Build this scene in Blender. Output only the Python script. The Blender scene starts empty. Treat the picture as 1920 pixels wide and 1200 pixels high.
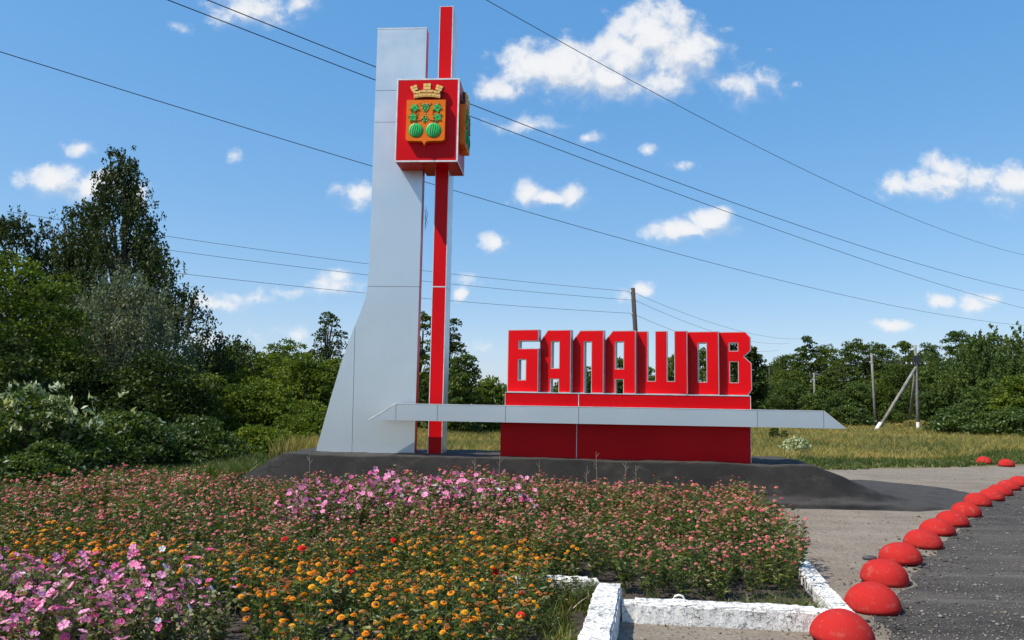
import bpy, bmesh, math, random
import numpy as np
from mathutils import Vector, Matrix
from mathutils.geometry import tessellate_polygon

# ------------------------------------------------------------------ scene, camera, sky, sun
SC = bpy.context.scene
COL = SC.collection
SUN_EL = math.radians(54)
SUN_DIR = Vector((-.891 * math.cos(SUN_EL), -.454 * math.cos(SUN_EL), math.sin(SUN_EL))).normalized()
SKY_STRENGTH = .098
SUN_STRENGTH = 4.3
EXPOSURE = .48

cam = bpy.data.cameras.new('camera')
cam.sensor_width = 36; cam.lens = 27; cam.clip_start = .05; cam.clip_end = 6000
cam_o = bpy.data.objects.new('camera', cam); COL.objects.link(cam_o)
PITCH, ROLL = math.atan(150 / 1440), .0168
cam_o.matrix_world = (Matrix.Translation((0, 0, 1.7)) @ Matrix.Rotation(math.pi / 2 + PITCH, 4, 'X')
                      @ Matrix.Rotation(ROLL, 4, 'Z'))
SC.camera = cam_o
SC.view_settings.view_transform = 'Standard'
SC.view_settings.look = 'None'
SC.view_settings.exposure = EXPOSURE
SC.view_settings.gamma = 1
SC.view_settings.use_curve_mapping = False
SC.render.engine = 'CYCLES'
SC.cycles.use_denoising = True
SC.cycles.max_bounces = 6
SC.cycles.diffuse_bounces = 3
SC.cycles.glossy_bounces = 3
SC.cycles.transmission_bounces = 3
SC.cycles.transparent_max_bounces = 4
SC.cycles.sample_clamp_indirect = 6

sl = bpy.data.lights.new('sun', 'SUN'); sl.energy = SUN_STRENGTH; sl.angle = math.radians(.53); sl.color = (1, .93, .82)
so = bpy.data.objects.new('sun', sl); COL.objects.link(so)
so.rotation_euler = SUN_DIR.to_track_quat('Z', 'Y').to_euler()


class NT:
    """small helper for writing node trees"""
    def __init__(s, tree): s.t = tree; s.n = tree.nodes; s.l = tree.links
    def node(s, typ, **kw):
        n = s.n.new(typ)
        for k, v in kw.items(): setattr(n, k, v)
        return n
    def put(s, sock, v):
        if isinstance(v, bpy.types.NodeSocket): s.l.new(v, sock)
        elif v is not None: sock.default_value = v
    def math(s, op, a, b=None, c=None, clamp=False):
        n = s.node('ShaderNodeMath', operation=op, use_clamp=clamp)
        for i, v in enumerate((a, b, c)):
            if v is not None: s.put(n.inputs[i], v)
        return n.outputs[0]
    def vmath(s, op, a, b=None, out=0):
        n = s.node('ShaderNodeVectorMath', operation=op)
        s.put(n.inputs[0], a)
        if b is not None: s.put(n.inputs[1], b)
        return n.outputs[out]
    def mix(s, f, a, b, mode='MIX'):
        n = s.node('ShaderNodeMix', data_type='RGBA', blend_type=mode)
        s.put(n.inputs[0], f)
        for i, v in ((6, a), (7, b)):
            if not isinstance(v, bpy.types.NodeSocket): v = tuple(v) + (1,) if len(v) == 3 else v
            s.put(n.inputs[i], v)
        return n.outputs[2]
    def noise(s, scale, detail=3, rough=.55, vec=None, dim='3D', dist=0):
        n = s.node('ShaderNodeTexNoise', noise_dimensions=dim)
        n.inputs['Scale'].default_value = scale; n.inputs['Detail'].default_value = detail
        n.inputs['Roughness'].default_value = rough; n.inputs['Distortion'].default_value = dist
        if vec is not None: s.l.new(vec, n.inputs['Vector'])
        return n.outputs['Fac']
    def ramp(s, f, lo, hi, a=0., b=1., smooth=True):
        n = s.node('ShaderNodeMapRange', interpolation_type='SMOOTHSTEP' if smooth else 'LINEAR')
        s.put(n.inputs[0], f)
        for i, v in zip((1, 2, 3, 4), (lo, hi, a, b)): n.inputs[i].default_value = v
        return n.outputs[0]


CLOUDS = [
(0.186,0.500,0.061,0.047,1.10),(0.222,0.471,0.052,0.047,1.10),(0.146,0.462,0.057,0.042,1.10),(0.067,0.448,0.061,0.040,1.10),
(0.016,0.448,0.046,0.034,1.05),(-0.023,0.417,0.032,0.020,0.90),(0.117,0.437,0.082,0.032,1.05),(0.253,0.456,0.026,0.021,0.80),
(0.197,0.434,0.057,0.026,0.90),(0.308,0.429,0.044,0.029,0.60),(0.024,0.369,0.057,0.014,0.50),(0.096,0.351,0.019,0.009,0.50),
(0.180,0.337,0.013,0.011,0.60),(0.221,0.314,0.023,0.009,0.42),(0.020,0.272,0.021,0.017,0.95),(0.072,0.273,0.020,0.019,0.95),
(0.046,0.266,0.042,0.012,0.95),(-0.026,0.207,0.021,0.014,0.90),(0.231,0.228,0.056,0.014,1.00),(0.258,0.241,0.027,0.019,1.00),
(0.207,0.230,0.021,0.012,0.90),(0.581,0.302,0.072,0.026,0.85),(0.513,0.295,0.030,0.021,0.65),(0.575,0.321,0.036,0.019,0.85),
(0.659,0.296,0.047,0.029,0.85),(0.492,0.105,0.029,0.010,0.80),(0.561,0.138,0.023,0.011,0.75),(0.609,0.130,0.040,0.017,0.55),
(0.627,0.142,0.021,0.009,0.70),(0.171,0.147,0.016,0.011,0.75),(0.154,0.140,0.019,0.009,0.55),(-0.054,0.159,0.020,0.010,0.50),
(-0.068,0.139,0.010,0.011,0.70),(-0.231,0.146,0.043,0.016,0.65),(-0.228,0.159,0.019,0.011,0.65),(-0.395,0.118,0.057,0.011,0.62),
(-0.343,0.127,0.043,0.011,0.55),(-0.291,0.135,0.033,0.009,0.55),(-0.205,0.272,0.030,0.019,0.75),(-0.375,0.319,0.013,0.011,0.50),
(-0.585,0.327,0.024,0.012,0.75),(-0.611,0.277,0.043,0.024,1.00),(-0.560,0.272,0.052,0.021,0.95),(-0.507,0.263,0.032,0.023,0.70),
(-0.357,0.524,0.075,0.026,0.75),(-0.299,0.533,0.032,0.017,0.55),(-0.396,0.507,0.021,0.011,0.50),(-0.462,0.498,0.024,0.010,0.40),
(-0.277,0.081,0.033,0.012,0.50),(-0.393,0.073,0.057,0.011,0.45),(-0.041,0.065,0.026,0.013,0.45),(0.284,0.510,0.013,0.006,0.50),
(0.342,0.478,0.011,0.006,0.42),(0.377,0.430,0.016,0.006,0.40)]


def cloud_group():
    """distance-like field of the cumulus puffs over a (heading, rise) plane"""
    g = bpy.data.node_groups.new('cloud_field', 'ShaderNodeTree')
    g.interface.new_socket('P', in_out='INPUT', socket_type='NodeSocketVector')
    g.interface.new_socket('D', in_out='OUTPUT', socket_type='NodeSocketFloat')
    k = NT(g); gi = k.node('NodeGroupInput'); go = k.node('NodeGroupOutput')
    acc = None
    for (u, v, a, b, w) in CLOUDS:
        d = k.vmath('SUBTRACT', gi.outputs[0], (u, v, 0))
        d = k.vmath('MULTIPLY', d, (.70 / a, .68 / b, 0))
        ln = k.vmath('LENGTH', d, out=1)
        m = k.math('MULTIPLY_ADD', ln, -w, w)
        acc = m if acc is None else k.math('SMOOTH_MAX', acc, m, .12)
    k.l.new(acc, go.inputs[0])
    return g


world = bpy.data.worlds.new('World'); SC.world = world; world.use_nodes = True
def build_world():
    k = NT(world.node_tree); k.n.clear()
    out = k.node('ShaderNodeOutputWorld'); bg = k.node('ShaderNodeBackground')
    sky = k.node('ShaderNodeTexSky', sky_type='NISHITA', sun_disc=False)
    sky.sun_elevation = SUN_EL; sky.sun_rotation = math.atan2(SUN_DIR.x, SUN_DIR.y)
    sky.altitude = 200; sky.air_density = 1.0; sky.dust_density = .6; sky.ozone_density = 1.6
    tc = k.node('ShaderNodeTexCoord'); sep = k.node('ShaderNodeSeparateXYZ'); k.l.new(tc.outputs['Generated'], sep.inputs[0])
    x, y, z = sep.outputs
    ya = k.math('MAXIMUM', k.math('ABSOLUTE', y), .02)
    cb = k.node('ShaderNodeCombineXYZ')
    k.l.new(k.math('DIVIDE', x, ya), cb.inputs[0]); k.l.new(k.math('DIVIDE', z, ya), cb.inputs[1])
    P = cb.outputs[0]
    # billows: warp the plane a little, then several octaves of noise eat the rim of each puff
    wn = k.node('ShaderNodeTexNoise', noise_dimensions='3D'); wn.inputs['Scale'].default_value = 22; wn.inputs['Detail'].default_value = 3
    k.l.new(P, wn.inputs['Vector'])
    warp = k.vmath('MULTIPLY', k.vmath('SUBTRACT', wn.outputs['Color'], (.5, .5, .5)), (.022, .016, 0))
    Pw = k.vmath('ADD', P, warp)
    fld = cloud_group()
    def field(p):
        n = k.node('ShaderNodeGroup'); n.node_tree = fld; k.l.new(p, n.inputs[0]); return n.outputs[0]
    def dens(p):
        n1 = k.noise(26, 8, .60, p)
        return k.math('ADD', field(p), k.math('MULTIPLY', k.math('SUBTRACT', n1, .5), 1.5))
    d0 = dens(Pw)
    d1 = dens(k.vmath('ADD', Pw, (-.012, .016, 0)))
    fwd = k.ramp(y, .03, .2)
    side = k.ramp(k.math('SUBTRACT', d1, d0), -.30, .30)             # 0 on the sunny rim, 1 underneath
    crisp, soft = k.ramp(d0, .10, .62), k.ramp(d0, .02, 1.1)
    m = k.math('ADD', k.math('MULTIPLY', crisp, k.math('SUBTRACT', 1., side)), k.math('MULTIPLY', soft, side))
    m = k.math('MULTIPLY', k.math('MULTIPLY', m, fwd), k.ramp(d0, .1, .95, .7, 1.0))
    # a light scatter of the same fair-weather cumulus over the rest of the sky
    up = k.math('ADD', k.math('MAXIMUM', z, 0.), .14)
    c2 = k.node('ShaderNodeCombineXYZ'); k.l.new(k.math('DIVIDE', x, up), c2.inputs[0]); k.l.new(k.math('DIVIDE', y, up), c2.inputs[1])
    n2 = k.noise(1.3, 7, .55, c2.outputs[0])
    outside = k.math('MAXIMUM', k.ramp(y, .25, .02), k.math('MAXIMUM', k.ramp(k.math('ABSOLUTE', cb_x(k, P)), .85, 1.15), k.ramp(cb_y(k, P), .68, .95)))
    m2 = k.math('MULTIPLY', k.math('MULTIPLY', k.ramp(n2, .58, .68), outside), k.ramp(z, .0, .08))
    m2 = k.math('MULTIPLY', m2, .85)
    shade = k.ramp(k.math('SUBTRACT', d1, d0), -.25, .5)            # thick side away from the sun is greyer
    ccol = k.mix(shade, (6.7, 6.75, 6.85), (4.75, 5.1, 5.65))
    # sky colour
    hs = k.node('ShaderNodeHueSaturation'); hs.inputs['Saturation'].default_value = 1.38; hs.inputs['Value'].default_value = 1.12
    k.l.new(sky.outputs[0], hs.inputs['Color'])
    sc_ = k.node('ShaderNodeSeparateColor'); k.l.new(hs.outputs[0], sc_.inputs[0])
    cc_ = k.node('ShaderNodeCombineColor')                          # the camera's soft tone curve, applied to the sky's colour
    for i, (a_, g_) in enumerate(((1.62, .57), (2.10, .49), (3.28, .36))):
        k.l.new(k.math('MULTIPLY', k.math('POWER', sc_.outputs[i], g_), a_), cc_.inputs[i])
    c = k.mix(k.math('MULTIPLY', m, .97), cc_.outputs[0], ccol)
    c = k.mix(m2, c, (5.9, 6.05, 6.25))
    k.l.new(c, bg.inputs['Color']); bg.inputs['Strength'].default_value = SKY_STRENGTH
    k.l.new(bg.outputs[0], out.inputs[0])
def cb_x(k, P):
    s = k.node('ShaderNodeSeparateXYZ'); k.l.new(P, s.inputs[0]); return s.outputs[0]
def cb_y(k, P):
    s = k.node('ShaderNodeSeparateXYZ'); k.l.new(P, s.inputs[0]); return s.outputs[1]
build_world()

# ------------------------------------------------------------------ materials
def mat(name):
    m = bpy.data.materials.new(name); m.use_nodes = True
    k = NT(m.node_tree); b = k.n['Principled BSDF']
    return m, k, b
def setp(b, **kw):
    for n, v in kw.items():
        s = b.inputs[n.replace('_', ' ')]
        s.default_value = (tuple(v) + (1,)) if isinstance(v, (tuple, list)) and len(v) == 3 else v
def bump(k, b, h, strength=.4, dist=.01):
    n = k.node('ShaderNodeBump'); n.inputs['Strength'].default_value = strength; n.inputs['Distance'].default_value = dist
    k.l.new(h, n.inputs['Height']); k.l.new(n.outputs[0], b.inputs['Normal'])
def obc(k): return k.node('ShaderNodeTexCoord').outputs['Object']
def geo_pos(k): return k.node('ShaderNodeNewGeometry').outputs['Position']
def stretch(k, v, s): return k.vmath('MULTIPLY', v, s)

def panel_mat(name, col, col2, rough, metal, rnd=.05):
    m, k, b = mat(name)
    p = geo_pos(k)
    n = k.noise(1.1, 4, .6, p)
    st = k.noise(6, 5, .65, stretch(k, p, (3, 3, .25)))              # faint vertical rain streaks
    sm = k.noise(2.2, 3, .6, p)
    oi = k.node('ShaderNodeObjectInfo').outputs['Random']
    c = k.mix(k.ramp(n, .3, .7), col, col2)
    c = k.mix(k.math('MULTIPLY', k.ramp(st, .5, .78), .10), c, tuple(v * .72 for v in col))
    c = k.mix(k.math('MULTIPLY', oi, rnd), c, (.85, .85, .85), 'MULTIPLY') if rnd else c
    k.l.new(c, b.inputs['Base Color'])
    k.l.new(k.ramp(sm, .2, .8, rough - .03, rough + .08), b.inputs['Roughness'])
    setp(b, Metallic=metal)
    b.inputs['Specular IOR Level'].default_value = .5 if metal else .14
    wv = k.noise(.9, 2, .5, p)
    bump(k, b, wv, .18, .010)                                       # oil-canning of the sheet
    return m
def plain(name, col, rough=.6, metal=0., var=.15, scale=8, spec=.5):
    m, k, b = mat(name)
    n = k.noise(scale, 4, .6, obc(k))
    c = k.mix(k.ramp(n, .3, .7), tuple(v * (1 - var) for v in col), tuple(min(1, v * (1 + var)) for v in col))
    k.l.new(c, b.inputs['Base Color']); setp(b, Roughness=rough, Metallic=metal); b.inputs['Specular IOR Level'].default_value = spec
    return m

SILVER = panel_mat('silver_panel', (.66, .715, .735), (.61, .67, .695), .31, .66, .25)
RED = panel_mat('red_panel', (.66, .003, .007), (.60, .002, .006), .33, 0., .3)
CORE = plain('dark_joint', (.06, .06, .065), .7)
TRIM = plain('white_trim', (.72, .70, .70), .4, .2)
TRIMG = plain('grey_trim', (.46, .43, .43), .4, .3)
ORANGE = plain('orange_paint', (.78, .165, .004), .5, 0, .08, 4, .2)
GREENP = plain('green_paint', (.018, .52, .10), .45, 0, .12, 9)
GREEND = plain('dark_green_paint', (.008, .16, .04), .5, 0, .15, 12)
TAN = plain('tan_paint', (.84, .50, .14), .5, 0, .1, 10)
BROWN = plain('brown_paint', (.10, .035, .012), .6, 0, .1, 10)
STEEL = plain('wire_metal', (.05, .05, .055), .5, .4)
CONC = plain('grey_concrete', (.19, .185, .16), .85, 0, .3, 3)
WHITEP = plain('white_paint', (.78, .77, .74), .7, 0, .08, 10)
CERAM = plain('insulator', (.6, .6, .56), .3)

def wood_mat():
    m, k, b = mat('weathered_wood'); p = obc(k)
    n = k.noise(14, 5, .7, stretch(k, p, (1, 1, .06)))
    k.l.new(k.mix(n, (.020, .016, .014), (.075, .06, .05)), b.inputs['Base Color']); setp(b, Roughness=.9); bump(k, b, n, .5, .02); return m
WOOD = wood_mat()
def bark_mat(name, a, c):
    m, k, b = mat(name); p = obc(k)
    n = k.noise(9, 5, .7, stretch(k, p, (1, 1, .3)))
    k.l.new(k.mix(n, a, c), b.inputs['Base Color']); setp(b, Roughness=.95); bump(k, b, n, .6, .03); return m
BARK = bark_mat('bark', (.035, .028, .02), (.12, .10, .08))
BIRCHBARK = bark_mat('birch_bark', (.05, .045, .04), (.62, .60, .56))

def dome_mat():
    m, k, b = mat('red_painted_concrete'); p = obc(k)
    n = k.noise(3, 5, .6, p); f = k.noise(42, 5, .7, p); s = k.noise(9, 6, .7, p)
    rnd = k.node('ShaderNodeObjectInfo').outputs['Random']
    c = k.mix(k.ramp(n, .3, .7), (.40, .020, .018), (.34, .022, .019))
    c = k.mix(k.math('MULTIPLY', rnd, .35), c, (.41, .02, .018))
    c = k.mix(k.math('MULTIPLY', k.ramp(s, .54, .68), .55), c, (.40, .085, .065))
    du = k.noise(6, 7, .75, stretch(k, geo_pos(k), (1, 1, 1.6)))
    c = k.mix(k.math('MULTIPLY', k.ramp(du, .56, .70), .55), c, (.20, .12, .10))
    c = k.mix(k.math('MULTIPLY', k.ramp(f, .68, .76), .6), c, (.20, .014, .014))
    k.l.new(c, b.inputs['Base Color']); setp(b, Roughness=.9); b.inputs['Specular IOR Level'].default_value = .12
    bump(k, b, k.math('ADD', f, s), .3, .008); return m
DOME = dome_mat()

def whitewash():
    m, k, b = mat('whitewashed_concrete'); p = geo_pos(k)
    n = k.noise(5, 6, .65, p); f = k.noise(34, 6, .75, p, dist=.6)
    v = k.node('ShaderNodeTexVoronoi', feature='DISTANCE_TO_EDGE'); v.inputs['Scale'].default_value = 15
    wp = k.node('ShaderNodeTexNoise'); wp.inputs['Scale'].default_value = 10; wp.inputs['Detail'].default_value = 4; k.l.new(p, wp.inputs['Vector'])
    k.l.new(k.vmath('ADD', p, k.vmath('MULTIPLY', wp.outputs['Color'], (.14, .14, .14))), v.inputs['Vector'])
    crack = k.math('MULTIPLY', k.ramp(v.outputs['Distance'], .035, .0), k.ramp(n, .45, .6))
    chip = k.ramp(f, .565, .62)
    c = k.mix(k.ramp(n, .3, .75), (.76, .75, .72), (.60, .59, .55))
    bare = k.math('MAXIMUM', crack, k.math('MULTIPLY', chip, .65))
    c = k.mix(bare, c, (.13, .12, .11))
    k.l.new(c, b.inputs['Base Color']); setp(b, Roughness=.9)
    bump(k, b, k.math('SUBTRACT', k.math('ADD', n, k.math('MULTIPLY', f, .5)), bare), .9, .02); return m
WASH = whitewash()

def soil_mat(name, a, c, scale=3., bstr=.8, spk=None, tracks=0):
    m, k, b = mat(name); p = geo_pos(k)
    n = k.noise(scale, 8, .68, p); f = k.noise(scale * 14, 6, .75, p); g = k.noise(scale * .16, 4, .6, p)
    col = k.mix(k.ramp(k.math('ADD', k.math('MULTIPLY', n, .6), k.math('MULTIPLY', g, .4)), .32, .68), a, c)
    col = k.mix(k.ramp(f, .25, .75), k.mix(1, col, (.62, .62, .62), 'MULTIPLY'), col)
    if tracks:
        rt = k.node('ShaderNodeMapping'); rt.inputs['Rotation'].default_value = (0, 0, -.65); rt.inputs['Scale'].default_value = (.10, 1.5, 1); k.l.new(p, rt.inputs['Vector'])
        tn = k.noise(1.6, 5, .6, rt.outputs[0])
        col = k.mix(k.math('MULTIPLY', k.ramp(tn, .50, .66), tracks), col, tuple(q_ * .55 for q_ in a))
        col = k.mix(k.math('MULTIPLY', k.ramp(tn, .46, .34), tracks * .8), col, tuple(min(1, q_ * 1.22) for q_ in c))
    if spk:
        v = k.node('ShaderNodeTexVoronoi'); v.inputs['Scale'].default_value = spk[0]; k.l.new(p, v.inputs['Vector'])
        vs = k.node('ShaderNodeSeparateColor'); k.l.new(v.outputs['Color'], vs.inputs[0])
        col = k.mix(k.math('MULTIPLY', k.ramp(v.outputs['Distance'], .5, .25), k.ramp(vs.outputs[0], spk[1], spk[1] + .1)), col, spk[2])
        col = k.mix(k.math('MULTIPLY', k.ramp(v.outputs['Distance'], .5, .25), k.ramp(vs.outputs[1], .78, .85)), col, tuple(q * .35 for q in a))
    k.l.new(col, b.inputs['Base Color']); setp(b, Roughness=.95); b.inputs['Specular IOR Level'].default_value = .25
    bump(k, b, k.math('ADD', n, k.math('MULTIPLY', f, .5)), bstr, .03); return m
LOT = soil_mat('packed_sandy_ground', (.20, .165, .128), (.285, .245, .195), 1.4, .55, (36, .90, (.36, .32, .27)), .22)
ROADM = soil_mat('dark_gravel', (.052, .047, .042), (.112, .100, .087), 1.7, 1.0, (95, .80, (.21, .20, .18)), .6)
SOIL = soil_mat('garden_soil', (.055, .044, .036), (.105, .085, .070), 4, 1.0)
FIELD = soil_mat('field_earth', (.105, .10, .036), (.21, .17, .075), .5, .8)
def wpn(k, p):
    w = k.node('ShaderNodeTexNoise'); w.inputs['Scale'].default_value = 2.5; w.inputs['Detail'].default_value = 4; k.l.new(p, w.inputs['Vector']); return w.outputs['Color']
def asphalt_mat():
    m, k, b = mat('asphalt'); p = geo_pos(k)
    n = k.noise(1.1, 8, .7, p); f = k.noise(60, 5, .75, p); d = k.noise(2.2, 8, .72, stretch(k, p, (1, 1, 2.5)))
    c = k.mix(k.ramp(n, .3, .7), (.005, .0047, .0044), (.019, .0172, .0155))
    nz = k.node('ShaderNodeSeparateXYZ'); k.l.new(k.node('ShaderNodeNewGeometry').outputs['Normal'], nz.inputs[0])
    c = k.mix(k.math('MULTIPLY', k.ramp(nz.outputs[2], .86, .995), k.ramp(k.noise(3.2, 6, .7, p), .25, .6, .35, .95)), c, (.060, .054, .048))
    c = k.mix(k.math('MULTIPLY', k.ramp(d, .52, .72), .4), c, (.07, .06, .05))
    c = k.mix(k.math('MULTIPLY', k.ramp(f, .6, .72), .5), c, (.09, .087, .083))
    k.l.new(c, b.inputs['Base Color']); setp(b, Roughness=.85); b.inputs['Specular IOR Level'].default_value = .3
    cv = k.node('ShaderNodeTexVoronoi', feature='DISTANCE_TO_EDGE'); cv.inputs['Scale'].default_value = 1.3; k.l.new(k.vmath('ADD', p, k.vmath('MULTIPLY', wpn(k, p), (.5, .5, .5))), cv.inputs['Vector'])
    crk = k.math('MULTIPLY', k.ramp(cv.outputs['Distance'], .02, .0), k.ramp(n, .56, .66))
    c = k.mix(k.math('MULTIPLY', crk, .6), c, (.004, .004, .004)); k.l.new(c, b.inputs['Base Color'])
    bump(k, b, k.math('SUBTRACT', k.math('ADD', f, k.math('MULTIPLY', n, 2.5)), crk), .8, .02); return m
ASPHALT = asphalt_mat()

def leaf_mat(name, a, c, tr=.3, rough=.5, spec=.35, third=None, nscale=.6):
    m, k, b = mat(name)
    g = k.node('ShaderNodeNewGeometry'); r = g.outputs['Random Per Island']
    n = k.noise(nscale, 3, .6, g.outputs['Position'])
    c0 = k.mix(r, a, c)
    c1 = k.mix(k.ramp(n, .35, .68), k.mix(1, c0, (.66, .74, .7), 'MULTIPLY'), k.mix(1, c0, (1.25, 1.15, .95), 'MULTIPLY'))
    if third: c1 = k.mix(k.ramp(r, third[0], third[0] + .04), c1, third[1])
    k.l.new(c1, b.inputs['Base Color']); setp(b, Roughness=rough); b.inputs['Specular IOR Level'].default_value = spec
    t = k.node('ShaderNodeBsdfTranslucent'); k.l.new(k.mix(1, c1, (1.25, 1.3, .6), 'MULTIPLY'), t.inputs['Color'])
    ms = k.node('ShaderNodeMixShader'); ms.inputs[0].default_value = tr
    k.l.new(b.outputs[0], ms.inputs[1]); k.l.new(t.outputs[0], ms.inputs[2])
    k.l.new(ms.outputs[0], k.n['Material Output'].inputs[0]); return m
L_BIRCH = leaf_mat('birch_leaves', (.022, .036, .009), (.055, .080, .020), .25, .55, .22)
L_WILLOW = leaf_mat('silver_willow_leaves', (.11, .135, .085), (.215, .24, .165), .25, .6, .2)
L_MAPLE = leaf_mat('maple_leaves', (.050, .090, .010), (.130, .180, .016), .35, .55, .2)
L_DARK = leaf_mat('dark_leaves', (.022, .042, .007), (.060, .090, .014), .25, .55, .2)
L_MID = leaf_mat('broad_leaves', (.060, .102, .012), (.155, .205, .024), .36, .55, .2)
L_SHRUB = leaf_mat('shrub_leaves', (.036, .070, .012), (.095, .138, .024), .3, .5, .3, (.955, (.26, .31, .20)))
L_PALE = leaf_mat('pale_tip_leaves', (.30, .35, .22), (.50, .54, .40), .3, .5, .4)
L_WOOD = leaf_mat('wood_leaves', (.044, .074, .014), (.112, .152, .030), .3, .6, .15, None, .25)
L_QUICK = leaf_mat('pale_bush_leaves', (.050, .088, .022), (.115, .165, .045), .33, .6, .15, None, .35)
L_ZIN = leaf_mat('zinnia_leaves', (.060, .098, .015), (.175, .200, .040), .35, .42, .5, (.88, (.22, .14, .06)), 1.5)
L_LAV = leaf_mat('mallow_leaves', (.070, .095, .024), (.22, .225, .085), .3, .5, .4, (.80, (.34, .25, .15)), 2.)
L_GRASS = leaf_mat('green_blades', (.045, .085, .016), (.11, .15, .035), .3, .5, .3, (.9, (.26, .2, .09)), .5)
L_DRY = leaf_mat('dry_blades', (.26, .21, .075), (.47, .37, .16), .3, .6, .12, (.70, (.15, .18, .045)), .3)
STALK = plain('dry_stalk', (.38, .30, .20), .8)
def petal_mat(name, a, c, tr=.25, rnd=True):
    m, k, b = mat(name)
    g = k.node('ShaderNodeNewGeometry'); oi = k.node('ShaderNodeObjectInfo').outputs['Random']
    n = k.noise(5, 2, .5, g.outputs['Position'])
    f = k.math('MULTIPLY_ADD', g.outputs['Random Per Island'], .35, k.math('MULTIPLY', k.ramp(n, .3, .7), .65))
    cc = k.mix(f, a, c)
    k.l.new(cc, b.inputs['Base Color']); setp(b, Roughness=.6); b.inputs['Specular IOR Level'].default_value = .2
    t = k.node('ShaderNodeBsdfTranslucent'); k.l.new(cc, t.inputs['Color'])
    ms = k.node('ShaderNodeMixShader'); ms.inputs[0].default_value = tr
    k.l.new(b.outputs[0], ms.inputs[1]); k.l.new(t.outputs[0], ms.inputs[2]); k.l.new(ms.outputs[0], k.n['Material Output'].inputs[0])
    return m
P_SALMON = petal_mat('salmon_petals', (.68, .16, .13), (.80, .30, .27))
P_PINK = petal_mat('pink_petals', (.70, .13, .20), (.78, .26, .34))
P_FADED = petal_mat('faded_petals', (.55, .23, .15), (.72, .40, .30))
P_ORANGE = petal_mat('orange_petals', (.78, .24, .010), (.86, .36, .015))
P_YELLOW = petal_mat('yellow_petals', (.76, .36, .015), (.80, .44, .02))
P_BURNT = petal_mat('withered_orange_petals', (.38, .10, .018), (.52, .20, .03))
P_RED = petal_mat('red_petals', (.55, .012, .010), (.66, .03, .015))
P_MALLOW = petal_mat('mallow_petals', (.80, .17, .40), (.90, .44, .64), .3)
P_MALLOWD = petal_mat('deep_mallow_petals', (.56, .05, .22), (.68, .14, .34), .3)
P_MALLOWW = petal_mat('white_mallow_petals', (.84, .76, .82), (.88, .84, .88), .35)
CENTRE = plain('flower_centre', (.16, .055, .02), .8)
CENTREY = plain('yellow_flower_centre', (.55, .28, .03), .8)
STEM = plain('green_stem', (.07, .11, .035), .7)
STONEM = plain('pebble_stone', (.17, .158, .14), .85, 0, .45, 3)

# ------------------------------------------------------------------ mesh helpers
def tag(o, label=None, cat=None, group=None, kind=None):
    if label: o['label'] = label
    if cat: o['category'] = cat
    if group: o['group'] = group
    if kind: o['kind'] = kind
    return o
def link(name, me, parent=None, loc=None, rot=None):
    o = bpy.data.objects.new(name, me); COL.objects.link(o)
    if parent: o.parent = parent
    if loc is not None: o.location = loc
    if rot is not None: o.rotation_euler = rot
    return o
def empty(name, loc, rz=0):
    o = bpy.data.objects.new(name, None); COL.objects.link(o); o.location = loc; o.rotation_euler = (0, 0, rz); o.empty_display_size = .2
    return o

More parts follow.
